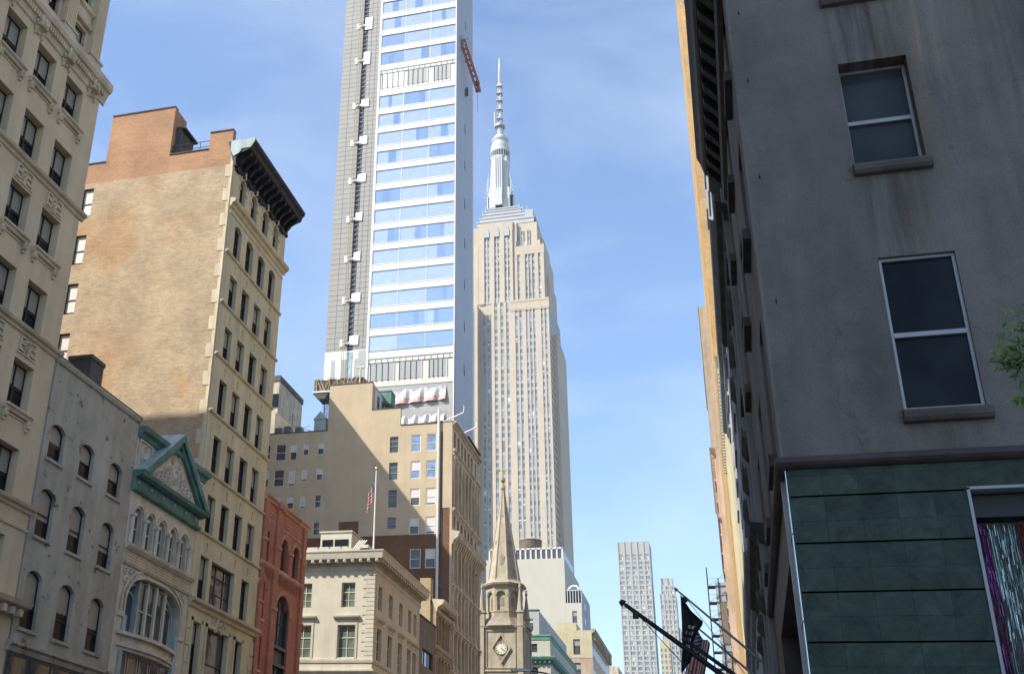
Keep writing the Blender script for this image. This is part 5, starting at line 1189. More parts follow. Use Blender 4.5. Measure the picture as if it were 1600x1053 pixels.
# antenna
mb = MB()
mb.lathe(cxm, cy, [(2.2, Z(365.5)), (1.7, Z(367)), (1.7, Z(371))], 'steel', 10)
for i in range(8):
    a = 2 * PI * i / 8; b = 2 * PI * (i + 1) / 8
    for q in range(2): mb.tube((cxm + 2.0 * math.cos(a), cy + 2 * math.sin(a), Z(365.5 + q * 3)), (cxm + 2.3 * math.cos(b), cy + 2.3 * math.sin(b), Z(368.5 + q * 3)), .13, 'steel', 4)
mb.lathe(cxm, cy, [(2.9, Z(371.4)), (3.2, Z(371.8)), (3.2, Z(372.6)), (2.6, Z(372.9))], 'steel', 16)
for lo, hi, r_ in ((372, 399, 1.45),):
    for i in range(4):
        a = PI / 4 + i * PI / 2; mb.tube((cxm + r_ * math.cos(a), cy + r_ * math.sin(a), Z(lo)), (cxm + r_ * .8 * math.cos(a), cy + r_ * .8 * math.sin(a), Z(hi)), .2, 'steel', 5)
    z = lo
    while z < hi:
        for i in range(4):
            a = PI / 4 + i * PI / 2; b = a + PI / 2
            mb.tube((cxm + r_ * .95 * math.cos(a), cy + r_ * .95 * math.sin(a), Z(z)), (cxm + r_ * .93 * math.cos(b), cy + r_ * .93 * math.sin(b), Z(z + 1.9)), .12, 'steel', 4)
        z += 1.9
mb.tube((cxm, cy, Z(372)), (cxm, cy, Z(399)), .45, 'steel', 6)
for z in (377, 383, 389, 394): mb.box(cxm - 1.7, cxm + 1.7, cy - 1.7, cy + 1.7, Z(z), Z(z) + .5, 'esb_crown')
mb.tube((cxm - 2.6, cy - 1, Z(372.5)), (cxm - 2.6, cy - 1, Z(381.5)), .45, 'esb_crown', 6)
mb.box(cxm - 1.6, cxm + 1.6, cy - 1.6, cy + 1.6, Z(399), Z(399.7), 'steel')
mb.tube((cxm, cy, Z(399)), (cxm, cy, Z(411)), .62, 'esb_crown', 8, .5); 
for z in range(401, 411, 2): mb.box(cxm - .9, cxm + .9, cy - .3, cy + .3, Z(z), Z(z + .9), 'esb_crown')
mb.tube((cxm, cy, Z(411)), (cxm, cy, Z(419.2)), .22, 'steel', 6, .08)
FE.part('antenna', mb)
mb = MB(); random.seed(8)
for x in (-106, -104.5, -100, -86, -84.5, -82, -80, -79, -77.6): mb.tube((x, 6, 312 if x > -81 else 318), (x, 6, (314 if x > -81 else 322) + random.uniform(1, 4)), .13, 'steel', 4)
FE.part('roof_aerials', mb)

# ================================================================== church
kc_ = 165 / 155.0
def cX(x): return x * kc_
def cZ(z): return 1.6 + (z - 1.6) * kc_
CY = 165.0; ccx = cX(-29.02)
rC = thing('church_tower', 'stone church tower with an octagonal spire, corner pinnacles and a diamond framed clock', 'church', (ccx, CY, 0))  # moved to its plot and brought to full size below
FC = Face(rC, 0, CY, 0, ccx); FCe = Face(rC, cX(-26.05), 0, PI / 2, CY)
x0, x1, zt = cX(-32.0), cX(-26.05), cZ(31.4)
mb = MB(); mb.box(x0, x1, 0, 6.3, 0, zt, 'church'); FC.part('wall', mb)
mb = MB()
for a, b in ((x0, x0 + .75), (x1 - .75, x1)): mb.box(a, b, -.22, 0, 0, zt - .2, 'church')
for a, b, c, d in ((x0 + 1.05, x1 - 1.05, zt - .75, zt - .65), (x0 + 1.05, x1 - 1.05, cZ(25.9), cZ(26.0)), (x0 + 1.05, x0 + 1.15, cZ(25.9), zt - .7), (x1 - 1.15, x1 - 1.05, cZ(25.9), zt - .7)): mb.box(a, b, -.12, 0, c, d, 'church')
mb.prof(x0 - .15, x1 + .15, [(0, zt - .35), (.2, zt - .25), (.3, zt), (0, zt + .05)], 'church'); mb.prof(x0, x1, [(0, cZ(25.4)), (.15, cZ(25.45)), (.2, cZ(25.6)), (0, cZ(25.7))], 'church')
for i in range(14): mb.box(x0 + .9 + i * .34, x0 + 1.08 + i * .34, -.15, 0, cZ(24.6), cZ(25.0), 'church')
FC.part('moulding', mb)
mb = MB(); mb.box(165.0, 165.7, -.2, 0, 0, zt, 'church'); mb.box(170.6, 171.3, -.2, 0, 0, zt, 'church'); mb.box(167.2, 169.2, -.06, 0, cZ(26), zt - 1.5, 'church_d'); mb.prof(164.8, 171.5, [(0, zt - .35), (.2, zt - .25), (.3, zt), (0, zt + .05)], 'church'); FCe.part('moulding', mb)
# clock
qx, qz = cX(-29.0), cZ(28.47); mb = MB()
D = [(0, 2.15), (1.42, 0), (0, -2.15), (-1.42, 0)]
for i in range(4):
    a, b = D[i], D[(i + 1) % 4]
    for s0, s1, y0_, y1_ in ((1.0, .86, -.02, .0), ):
        P1 = [(qx + a[0], qz + a[1]), (qx + b[0], qz + b[1]), (qx + b[0] * .84, qz + b[1] * .84), (qx + a[0] * .84, qz + a[1] * .84)]
        mb.loft([(p[0], -.26, p[1]) for p in P1], [(p[0], 0.0, p[1]) for p in P1], 'church')
mb.prism([(qx + p[0] * .84, qz + p[1] * .84) for p in D], -.03, -.005, 'church_d'); FC.part('clock_frame', mb)
mb = MB(); A = [(qx + .84 * math.cos(2 * PI * i / 28), qz + .84 * math.sin(2 * PI * i / 28)) for i in range(28)]; mb.prism(A, -.12, -.04, 'clock')
mb.ring(qx, qz, .84, .07, -.12, 'church', 28); co = FC.part('clock', mb)
mb = MB()
NUM = ['XII', 'I', 'II', 'III', 'IIII', 'V', 'VI', 'VII', 'VIII', 'IX', 'X', 'XI']
def stroke(mb, cx, cz, ang, x, z, x2, z2, w_, k, y=-.135):
    c, s = math.cos(ang), math.sin(ang)
    def R(px, pz): return (cx + c * px - s * pz, y, cz + s * px + c * pz)
    d = Vector((x2 - x, z2 - z)).normalized(); n = Vector((-d.y, d.x)) * w_ / 2
    Q = [R(x + n.x, z + n.y), R(x2 + n.x, z2 + n.y), R(x2 - n.x, z2 - n.y), R(x - n.x, z - n.y)]
    mb.loft(Q, [(q[0], q[1] + .012, q[2]) for q in Q], k)
for i, t_ in enumerate(NUM):
    a = -i * PI / 6; wid = {'I': .05, 'V': .10, 'X': .10}; tot = sum(wid[c] for c in t_); px = -tot / 2
    for c in t_:
        w0 = wid[c]; z0, z1 = .56, .74
        if c == 'I': stroke(mb, qx, qz, a, px + w0 / 2, z0, px + w0 / 2, z1, .022, 'black')
        if c == 'V': stroke(mb, qx, qz, a, px + .01, z1, px + w0 / 2, z0, .022, 'black'); stroke(mb, qx, qz, a, px + w0 - .01, z1, px + w0 / 2, z0, .018, 'black')
        if c == 'X': stroke(mb, qx, qz, a, px + .01, z1, px + w0 - .01, z0, .022, 'black'); stroke(mb, qx, qz, a, px + .01, z0, px + w0 - .01, z1, .018, 'black')
        px += w0
o = link('numerals', mb.mesh('numerals', ccx), co)
mb = MB(); stroke(mb, qx, qz, math.radians(-133), 0, -.1, 0, .62, .055, 'black', -.16); stroke(mb, qx, qz, math.radians(-128), 0, -.08, 0, .40, .08, 'black', -.15); link('hands', mb.mesh('hands', ccx), co)
# octagonal belfry and spire
cyc = 3.15; ph = PI / 8
mb = MB(); mb.lathe(ccx, cyc, [(4.1, zt), (3.1, cZ(32.6)), (3.05, cZ(32.7))], 'church_d', 8, ph); FC.part('belfry_base', mb)
mb = MB(); R1 = 2.72; z0b, z1b = cZ(32.5), cZ(37.0)
mb.lathe(ccx, cyc, [(R1 - .35, z0b), (R1 - .35, z1b)], 'church', 8, ph)
mb.lathe(ccx, cyc, [(R1 + .08, z0b), (R1 + .08, cZ(33.4)), (R1 + .16, cZ(33.42)), (R1 + .16, cZ(33.55)), (R1 - .2, cZ(33.6))], 'church', 8, ph)
FC.part('belfry', mb)
for i in range(8):
    a = i * PI / 4 - PI / 2; fw2 = R1 * math.sin(PI / 8); ap = R1 * math.cos(PI / 8)
    mb = MB(); mb.wall(-fw2, fw2, cZ(33.5), z1b, [(-.62, .62, cZ(33.6), cZ(36.2), .62)], 'church', depth=.34, ret=0)
    A = arc_pts(-.74, .74, cZ(36.2) + .12, .74, 10); B = arc_pts(-.88, .88, cZ(36.2) + .26, .88, 10)
    for q in range(10):
        mb.poly([(A[q][0], -.07, A[q][1]), (A[q + 1][0], -.07, A[q + 1][1]), (B[q + 1][0], -.07, B[q + 1][1]), (B[q][0], -.07, B[q][1])], 'church'); mb.poly([(B[q][0], 0, B[q][1]), (B[q + 1][0], 0, B[q + 1][1]), (B[q + 1][0], -.07, B[q + 1][1]), (B[q][0], -.07, B[q][1])], 'church')
    mb.box(-.3, .3, .28, .33, cZ(34.3), cZ(35.4), 'church_d')
    ou = (math.cos(a), math.sin(a))
    o = link('belfry_arch', mb.mesh('belfry_arch'), rC, (ou[0] * ap, cyc + ou[1] * ap, 0), a + PI / 2)
mb = MB(); mb.lathe(ccx, cyc, [(R1 + .05, z1b - .25), (R1 + .15, z1b - .05), (R1 + .5, z1b + .1), (R1 + .62, z1b + .35), (R1 + .45, z1b + .5), (R1 - .1, z1b + .75), (R1 - .35, cZ(38.1))], 'church', 8, ph); FC.part('belfry_cornice', mb)
mb = MB(); mb.lathe(ccx, cyc, [(R1 - .35, cZ(38.0)), (.18, cZ(51.2))], 'church', 8, ph)
for i in range(8):
    a = ph + i * PI / 4; c_, s_ = math.cos(a), math.sin(a); r0 = R1 - .33
    mb.tube((ccx + r0 * c_, cyc + r0 * s_, cZ(38.0)), (ccx + .2 * c_, cyc + .2 * s_, cZ(51.2)), .12, 'church', 5, .05)
FC.part('spire', mb)
mb = MB()
for zz, w_, h_, q4 in ((cZ(40.5), .36, 2.2, 0), (cZ(43.3), .22, .9, 1), (cZ(47.0), .15, .9, 0)):
    for i in range(4):
        a = -PI / 2 + i * PI / 2 + (PI / 4 if q4 else 0); r_ = (R1 - .35) * math.cos(PI / 8) * (1 - (zz - cZ(38)) / (cZ(51.2) - cZ(38))) + .03
        ca, sa = math.cos(a), math.sin(a); tx_, ty_ = -sa, ca
        def Pq(u, v, o): return (ccx + ca * (r_ + o) + tx_ * u, cyc + sa * (r_ + o) + ty_ * u, zz + v)
        pts = [(-w_, -h_ / 2), (w_, -h_ / 2), (w_, h_ * .3), (w_ * .5, h_ * .45), (0, h_ * .5), (-w_ * .5, h_ * .45), (-w_, h_ * .3)]
        mb.loft([Pq(u, v, -.5) for u, v in pts], [Pq(u, v, .06) for u, v in pts], 'church')
        pts = [(-w_ * .6, -h_ * .38), (w_ * .6, -h_ * .38), (w_ * .6, h_ * .28), (0, h_ * .4), (-w_ * .6, h_ * .28)]
        mb.loft([Pq(u, v, -.4) for u, v in pts], [Pq(u, v, .10) for u, v in pts], 'church_d')
FC.part('spire_dormer', mb)
mb = MB(); mb.lathe(ccx, cyc, [(.18, cZ(51.0)), (.34, cZ(51.3)), (.34, cZ(51.5)), (.12, cZ(51.8)), (.1, cZ(52.2)), (.36, cZ(52.5)), (.36, cZ(52.8)), (.1, cZ(53.1)), (.05, cZ(54.4))], 'brass', 10)
mb.tube((ccx - .9, cyc, cZ(54.1)), (ccx + .9, cyc, cZ(54.1)), .05, 'brass', 5); mb.box(ccx - 1.0, ccx - .4, cyc - .02, cyc + .02, cZ(54.0), cZ(54.35), 'brass'); FC.part('finial', mb)
for i, (px, py) in enumerate(((x0 + .4, .4), (x1 - .4, .4), (x1 - .4, 5.9), (x0 + .4, 5.9))):
    mb = MB(); mb.box(px - .42, px + .42, py - .42, py + .42, zt - .3, cZ(33.2), 'church'); mb.box(px - .55, px + .55, py - .55, py + .55, cZ(33.2), cZ(33.45), 'church')
    mb.lathe(px, py, [(.48, cZ(33.45)), (.12, cZ(36.4)), (.2, cZ(36.6)), (.2, cZ(36.8)), (.06, cZ(37.1)), (.04, cZ(37.5))], 'church', 8, ph); mb.tube((px - .25, py, cZ(37.15)), (px + .25, py, cZ(37.15)), .06, 'church', 5); FC.part('pinnacle', mb)

rC.scale = (1.13, 1.13, 1.13); rC.location = (ccx * 1.13, 186.4, -.2)

# ================================================================== buildings between the church and the skyscraper
rW = thing('white_building', 'white blank walled building with a windowed penthouse and water tank', 'building', (-60, 400, 0))
FW = Face(rW, 0, 400, 0, -70)
mb = MB(); mb.box(-80, -52.3, 0, 40, 0, 101.6, 'white_wall'); mb.wall(-52.3, -46.9, 0, 86.0, [(-50.2, -48.6, 79.3, 83.3, 0), (-50.1, -48.5, 72.5, 76.8, 0), (-50, -48.4, 66, 70.5, 0)], 'white_wall', depth=.4, ret=12); FW.part('wall', mb)
for a, b, c, d in ((-50.2, -48.6, 79.3, 83.3), (-50.1, -48.5, 72.5, 76.8), (-50, -48.4, 66, 70.5)): FW.window(a, b, c, d, y=.3, fm='greyframe', gm='g_mid', shade=.4, bm='blind')
mb = MB(); mb.box(-79, -53.0, .5, 30, 101.6, 105.3, 'g_mid')
for i in range(15): mb.box(-79 + i * 1.84, -78.45 + i * 1.84, .2, .8, 101.6, 105.4, 't_white')
mb.box(-79, -52.8, .2, 1, 105.0, 105.6, 't_white'); FW.part('penthouse', mb)
mb = MB(); mb.box(-51.9, -46.9, .5, 20, 86.0, 90.3, 'g_dark')
for i in range(6): mb.box(-51.8 + i * .95, -51.6 + i * .95, .35, .6, 86.1, 90.1, 'blind_w')
mb.box(-51.9, -46.9, .3, 20, 90.2, 90.6, 'light_grey'); FW.part('glass_penthouse', mb)
mb = MB(); mb.box(-46.9, -46.8, 0.2, 24, 0, 90.2, 'bluegrey')
for i in range(4): mb.box(-46.85, -46.72, 5 + i * .5, 9, 70 + i * 5, 72 + i * 5, 'g_mid')
FW.part('side_wall', mb)
mb = MB(); mb.tube((-52.0, 1, 90.5), (-50, 1, 92.0), .35, 'pole_w', 8); mb.tube((-50, 1, 92), (-48.3, 1, 91.9), .35, 'pole_w', 8); mb.tube((-48.3, 1, 91.9), (-47.9, 1, 90.9), .35, 'pole_w', 8); FW.part('roof_duct', mb)
t = thing('water_tank', 'round wooden rooftop water tank with a conical lid', 'water tank', (-64.5, 404, 105.3))
mb = MB(); mb.lathe(0, 0, [(3.9, .6), (3.9, 3.6)], 'wood', 22)
for z in (.9, 1.6, 2.3, 3.0): mb.lathe(0, 0, [(3.95, z), (3.95, z + .12)], 'iron', 22)
link('barrel', mb.mesh('barrel'), t)
mb = MB(); mb.lathe(0, 0, [(4.1, 3.6), (4.1, 3.75), (.2, 5.4)], 'ornate', 22); link('lid', mb.mesh('lid'), t)
mb = MB(); mb.box(-3, 3, -3, 3, 0, .6, 'iron'); link('frame', mb.mesh('frame'), t)

rU = thing('grey_building', 'pale grey block with long window rows just right of the church', 'building', (-36, 232, 0))
FU = Face(rU, 0, 232, 0, -40); FUe = Face(rU, -35.75, 0, PI / 2, 232)
mb = MB(); mb.wall(-46, -35.75, 0, 49.2, [(-39.0, -36.9, 45.2, 47.6, 0), (-43, -40.9, 45.2, 47.6, 0)], 'light_grey', depth=.4, ret=0); FU.part('wall', mb)
for a in (-39.0, -43): FU.window(a, a + 2.1, 45.2, 47.6, y=.25, style='sash', fm='greyframe', gm='g_mid', shade=.3, bm='blind_w')
hh = [(234.5 + i * 3.2, 236.9 + i * 3.2, 44.5 - 4 * r_, 47.4 - 4 * r_, 0) for i in range(11) for r_ in (0,)]
mb = MB(); mb.wall(232, 272, 0, 49.2, hh, 'light_grey', depth=.4, ret=0); FUe.part('side_wall', mb)
for h in hh: FUe.window(h[0], h[1], h[2], h[3], y=.25, style='sash', fm='greyframe', gm='g_dark')
mb = MB(); mb.box(-46, -35.75 - .02, .5, 40, 0, 49.1, 'light_grey'); mb.prof(-46, -35.6, [(-.5, 49.2), (.15, 49.2), (.15, 49.4), (-.5, 49.45)], 'dsill'); FU.part('roof', mb)

rV = thing('green_cornice_building', 'low pale building with two mint green copper cornices beside the church', 'building', (-34, 229, 0))
FV = Face(rV, 0, 228, 0, -36); FVe = Face(rV, -33.1, 0, PI / 2, 228)
hs = [(-36.9, -35.6, 40.4, 42.0, 0), (-40.9, -39.6, 40.4, 42, 0), (-36.9, -35.5, 35.4, 37.6, 0), (-40.9, -39.5, 35.4, 37.6, 0)]
mb = MB(); mb.wall(-46, -33.1, 0, 43.0, hs, 'white_wall', depth=.3, ret=0); mb.box(-46, -33.15, .4, 38, 0, 42.9, 'light_grey'); FV.part('wall', mb)
for h in hs: FV.window(*h[:4], y=.2, fm='darkframe', gm='g_mid')
mb = MB()
eh = [(229.3 + i * 2.6, 231 + i * 2.6, z, z + 2.3, 0) for i in range(14) for z in (39.9, 34.6)]
mb.wall(228, 266, 0, 43, eh, 'white_wall', depth=.35, ret=0); FVe.part('side_wall', mb)
for h in eh: FVe.window(*h[:4], y=.2, fm='darkframe', gm='g_dark')
for F_, a, b, m0, m1 in ((FV, -46, -33.1, 0, 1), (FVe, 228, 266, 1, 0)):
    mb = MB(); mb.prof(a, b, [(0, 42.6), (.1, 42.7), (.15, 43.2), (.3, 43.4), (.3, 43.7), (-1, 43.8)], 'copper', m0, m1); mb.prof(a, b, [(0, 38.0), (.12, 38.1), (.2, 38.6), (.8, 38.9), (1.0, 39.3), (1.0, 39.5), (0, 39.7)], 'copper', m0, m1)
    x = a
    while x < b: mb.box(x, x + .35, -.6, 0, 38.3, 38.75, 'teal'); x += .9
    F_.part('cornice', mb)

rY = thing('yellow_building', 'pale yellow building with a brick lower half and bracketed side cornice', 'building', (-36, 300, 0))
FY = Face(rY, 0, 300, 0, -40); FYe = Face(rY, -33.0, 0, PI / 2, 300)
hs = [(-37.7, -36.0, 52.0, 56.0 - .2, 0), (-37.6, -36.0, 46.3, 50, 0), (-44, -42.3, 52, 55.8, 0)]
mb = MB(); mb.wall(-50, -33.0, 51.2, 58.0, [h for h in hs if h[2] > 51], 'yellow_st', depth=.4, ret=0); mb.wall(-50, -33.0, 0, 51.1, [h for h in hs if h[2] < 51], 'pinkb', depth=.4, ret=0); mb.box(-50, -33.05, .5, 40, 0, 57.8, 'pinkb'); mb.box(-42, -37, 2, 10, 57.8, 60.3, 'yellow_st'); FY.part('wall', mb)
for h in hs: FY.window(*h[:4], y=.3, fm='darkframe', gm='g_mid', shade=.4)
mb = MB(); mb.box(300, 340, -.02, 0, 0, 58, 'kfac'); x = 300.5
while x < 340: mb.box(x, x + 1.6, -.03, 0, 45, 48.5, 'g_dark'); mb.box(x, x + 1.6, -.03, 0, 52, 55, 'g_dark'); mb.box(x, x + .5, -.9, 0, 55.6, 57.6, 'ornate'); x += 2.6
mb.prof(299.5, 340, [(0, 57), (.8, 57.6), (1.1, 58.2), (0, 58.4)], 'ornate'); FYe.part('side_wall', mb)

rX = thing('distant_building', 'low tan building row far down the avenue on the left', 'building', (-34, 380, 0))
mb = MB(); mb.box(-16, .0, 0, 60, 0, 61.8, 'kfac'); 
for r_ in range(4):
    for i in range(18): mb.box(-.05, .03, 2 + i * 3.2, 3.8 + i * 3.2, 57 - r_ * 4, 59.5 - r_ * 4, 'g_dark')
link('wall', mb.mesh('wall'), rX)
mb = MB(); mb.box(-16, 1.5, 60, 110, 0, 62, 'brown_st'); link('rear_wing', mb.mesh('rear_wing'), rX)

# ================================================================== the two distant white towers
def far_tower(name, lab, x0, y0, tiers, bays, crown=0):
    r = thing(name, lab, 'tower', (x0, y0, 0)); 
    for (a, b, d0, d1, z0, z1, nb) in tiers:
        mb = MB(); mb.box(a, b, d0 + .5, d1, z0, z1, 'far'); link('wall', mb.mesh('wall'), r)
        nf = int((z1 - z0 - (crown if z1 > 230 else 1.5)) / 3.75)
        wv = (b - a) / nb
        mb = MB()
        for i in range(nb + 1):
            c = a + wv * i; mb.box(max(a, c - wv * .17), min(b, c + wv * .17), d0 - .1, d0 + .6, z0, z1, 'far')
        link('pier', mb.mesh('pier'), r)
        for i in range(nb):
            mb = MB()
            for f in range(nf):
                z = z0 + 1 + f * 3.75; c0, c1 = a + wv * (i + .17), a + wv * (i + .83)
                mb.box(c0, c1, d0 + .15, d0 + .5, z, z + 1.5, 'far'); 
                for q in range(3): mb.box(c0 + (c1 - c0) * (q / 3 + .03), c0 + (c1 - c0) * (q / 3 + .28), d0 + .3, d0 + .5, z + 1.5, z + 3.6, random.choice(('far_w', 'far_w2', 'far_w2', 'blind_w')))
            if crown and z1 > 230: mb.box(c0, c1, d0 + .45, d0 + .5, z1 - crown, z1, 'esb_sp2'); mb.box(c0, c1, d0 + .35, d0 + .5, z1 - crown, z1 - crown + 1.2, 'far_w')
            link('window_strip', mb.mesh('window_strip'), r)
        mb = MB()
        for f in range(nf): mb.box(b - .02, b + .06, d0 + 2, d1 - 2, z0 + 2.5 + f * 3.75, z0 + 4.4 + f * 3.75, 'far_w')
        link('side_windows', mb.mesh('side_windows'), r)
    return r
random.seed(21)
far_tower('distant_tower', 'wide pale distant tower with five bays and a finned crown', -64, 900, [(-12.3, 11.8, 0, 24, 60, 238, 5)], 5, 11)
far_tower('distant_tower', 'slimmer stepped pale distant tower right of the finned one', -41, 900, [(-4.5, 4.0, 6, 20, 150, 210.5, 2), (-4.9, 5.2, 3, 22, 120, 204, 3), (-5.8, 5.8, 0, 26, 60, 197.3, 4), (-5.5, 7.5, 1, 26, 50, 172, 4)], 3)
rD2 = thing('distant_block', 'small cream stone block in front of the slim distant tower', 'building', (-41, 800, 0))
mb = MB(); mb.box(-2.7, 3.6, 0, 20, 40, 144.5, 'yellow_st')
for f in range(9):
    for q in range(3): mb.box(-2.6 + q * 2.6, -1.4 + q * 2.6, -.1, .1, 108 + f * 3.7, 110 + f * 3.7, 'far_w')
link('wall', mb.mesh('wall'), rD2)

# ================================================================== right side of the avenue
YD = 16.65
rD = thing('corner_building', 'near dark grey painted corner building with a green tiled ground floor', 'building', (XR, YD, 0))
FD = Face(rD, 0, YD, 0, XR); FDw = Face(rD, XR, 0, -PI / 2, -27.2)
DW = [(2.54, 3.56, 11.80, 13.76, .36), (2.64, 3.68, 7.72, 10.15, .16), (2.46, 3.5, 15.15, 17.1, .36)]
DW2 = [(a + 2.9, b + 2.9, c, d, e) for a, b, c, d, e in DW]
mb = MB(); mb.wall(XR, 9.0, 7.08, 18.2, [(a, b, c, d, 0) for a, b, c, d, _ in DW + DW2], 'dgrey', depth=.5, ret=0); FD.part('wall', mb)
for a, b, c, d, dep in DW + DW2: 
    FD.window(a, b, c, d, y=dep - .1, style='thin', fm='greyframe', gm='g_black' if c < 9 else 'g_teal')
for a, b, c, d, dep in DW + DW2:
    mb = MB(); P_ = [(0, c - .21), (.09, c - .2), (.13, c - .15), (.14, c - .08), (.11, c - .03), (.04, c - .005), (0, c - .005)]
    mb.prof(a - .03, b + .06, P_, 'dsill'); FD.part('sill', mb)
wy = [(18.35, 19.5), (21.95, 23.1), (25.5, 26.65)]
wz = [(7.72, 10.15), (11.8, 13.76), (15.15, 17.1)]
hw_ = [(-b, -a, c, d, 0) for a, b in wy for c, d in wz]
mb = MB(); mb.wall(-27.2, -YD, 7.08, 18.2, hw_, 'dgrey', depth=.3, ret=0); FDw.part('side_wall', mb)
for h in hw_:
    FDw.window(h[0], h[1], h[2], h[3], y=.2, style='sash', fm='greyframe', gm='g_dark')
    mb = MB(); mb.box(h[0] - .08, h[1] + .08, -.13, 0, h[2] - .2, h[2] - .003, 'dsill'); FDw.part('sill', mb)
mb = MB(); mb.box(-YD - .5, -YD - .0, -.045, 0, 7.1, 18.2, 'dgrey'); FDw.part('corner_strip', mb)
mb = MB(); LP = [(0, 6.93), (.05, 6.93), (.10, 6.96), (.13, 7.0), (.13, 7.05), (.09, 7.09), (0, 7.12)]
mb.prof(XR, 9, LP, 'dledge', miter0=1); FD.part('ledge', mb)
mb = MB(); mb.prof(-27.2, -YD, LP, 'dledge', miter1=1); FDw.part('ledge', mb)
mb = MB(); mb.box(XR + .5, 9, .5, 10.5, 0, 18.1, 'dgrey'); FD.part('core_wall', mb)
# roof cornice on the avenue side
mb = MB(); mb.prof(-26.0, -YD - .35, [(0, 16.9), (.1, 17.0), (.14, 17.25), (.08, 17.35), (.08, 17.5), (.46, 17.75), (.52, 17.85), (.58, 18.1), (.66, 18.3), (.66, 18.5), (-.5, 18.6)], 'cornice_dark')
x = -25.9
while x < -YD - .5: mb.prof(x, x + .24, [(0, 17.2), (.15, 17.25), (.3, 17.45), (.42, 17.6), (.44, 17.78), (0, 17.78)], 'cornice_dark'); x += .62
FDw.part('cornice', mb)
# green tiled base
mb = MB(); mb.wall(XR, 9, 0, 6.93, [(3.23, 6.4, 0, 6.56, 0)], 'green', depth=.16, ret=0); FD.part('tiled_wall', mb)
mb = MB()
for z in (6.53, 5.87, 5.2, 4.54, 3.88, 3.2, 2.5): mb.box(XR + .02, 3.22 if z < 6.56 else 9, -.003, .01, z - .012, z + .012, 'groove')
FD.part('groove', mb)
mb = MB(); mb.box(3.23, 3.27, -.02, .3, 0, 6.56, 'greyframe'); mb.box(3.23, 6.4, -.02, .3, 6.53, 6.57, 'greyframe'); mb.box(3.23, 6.4, .9, 1.0, 0, 6.56, 'black'); mb.box(3.2, 3.27, .3, 1.0, 0, 6.56, 'black'); mb.box(3.27, 6.4, .2, 1.0, 6.2, 6.5, 'black'); FD.part('display_window', mb)
mb = MB(); mb.box(-YD - .55, -YD, -.01, 0, 0, 6.93, 'chrome')
for z in (1.2, 2.4, 3.6, 4.8, 6.0): mb.box(-YD - .56, -YD, -.014, .0, z, z + .02, 'black')
mb.box(-YD - .7, -YD - .55, -.05, .3, 0, 6.93, 'greyframe'); FDw.part('polished_panel', mb)
mb = MB(); mb.wall(-27.2, -YD - .7, 0, 6.93, [(-24.3, -18.3, 0, 6.0, 0)], 'dledge', depth=1.1, ret=0); mb.box(-24.3, -18.3, 1.1, 1.2, 0, 6, 'g_dark')
for x in (-24.2, -22.2, -20.2, -18.5): mb.box(x, x + .1, 1.0, 1.12, 0, 6, 'greyframe')
FDw.part('shopfront', mb)
mb = MB()
for x, z in ((1.13, 15.14), (1.14, 13.7), (1.13, 11.82), (1.14, 9.6)):
    mb = MB(); mb.tube((x, -.05, z), (x + .01, -.01, z - .06), .007, 'iron', 5); mb.tube((x, 0, z - .03), (x, -.05, z), .007, 'iron', 5); FD.part('wall_hook', mb)

P_ = [(2.80, 8.30), (2.76, 8.52), (2.86, 8.80), (3.02, 8.84), (2.96, 8.66), (2.98, 8.50), (2.90, 8.42)]

def tinsel(name, lab, x0, x1, col, seed):
    if name not in M:
        m, nt, b = new_mat(name); g = N(nt, 'ShaderNodeNewGeometry'); r = N(nt, 'ShaderNodeValToRGB'); e = r.color_ramp.elements; e[0].color = rgb(col, .25); e[1].color = rgb(col, 1)
        nt.links.new(g.outputs['Random Per Island'], r.inputs[0]); nt.links.new(r.outputs[0], b.inputs['Base Color']); b.inputs['Metallic'].default_value = .8; b.inputs['Roughness'].default_value = .22; M[name] = m
    random.seed(seed); mb = MB(); n = int((x1 - x0) / .008)
    for i in range(n):
        x = x0 + (x1 - x0) * i / n; y = random.uniform(-.04, .04); z = 6.15; w_ = .009; a = random.uniform(0, PI)
        while z > 2.6:
            h_ = random.uniform(.05, .22); a += random.uniform(-.9, .9); dx, dy = math.cos(a) * w_ / 2, math.sin(a) * w_ / 2; x += random.uniform(-.003, .003); nx = x + random.uniform(-.004, .004)
            mb.loft([(x - dx, y - dy, z), (x + dx, y + dy, z), (x + dx + .0012, y + dy + .0012, z)], [(nx - dx, y - dy, z - h_), (nx + dx, y + dy, z - h_), (nx + dx + .0012, y + dy + .0012, z - h_)], name, False); x = nx; z -= h_
    o = link('tinsel_curtain', mb.mesh('tinsel_curtain'), None, (0, YD + .42, 0)); tag(o, lab, 'tinsel curtain', 'tinsel curtains in the shop window')
tinsel('tinsel_purple', 'purple tinsel curtain at the left of the green tiled shop window', 3.29, 3.47, (.25, .04, .22), 1)
tinsel('tinsel_silver', 'silver and teal tinsel curtain in the middle of the shop window', 3.47, 3.84, (.42, .54, .54), 2)
tinsel('tinsel_red', 'red tinsel curtain at the right of the shop window', 3.84, 4.3, (.55, .02, .04), 3)

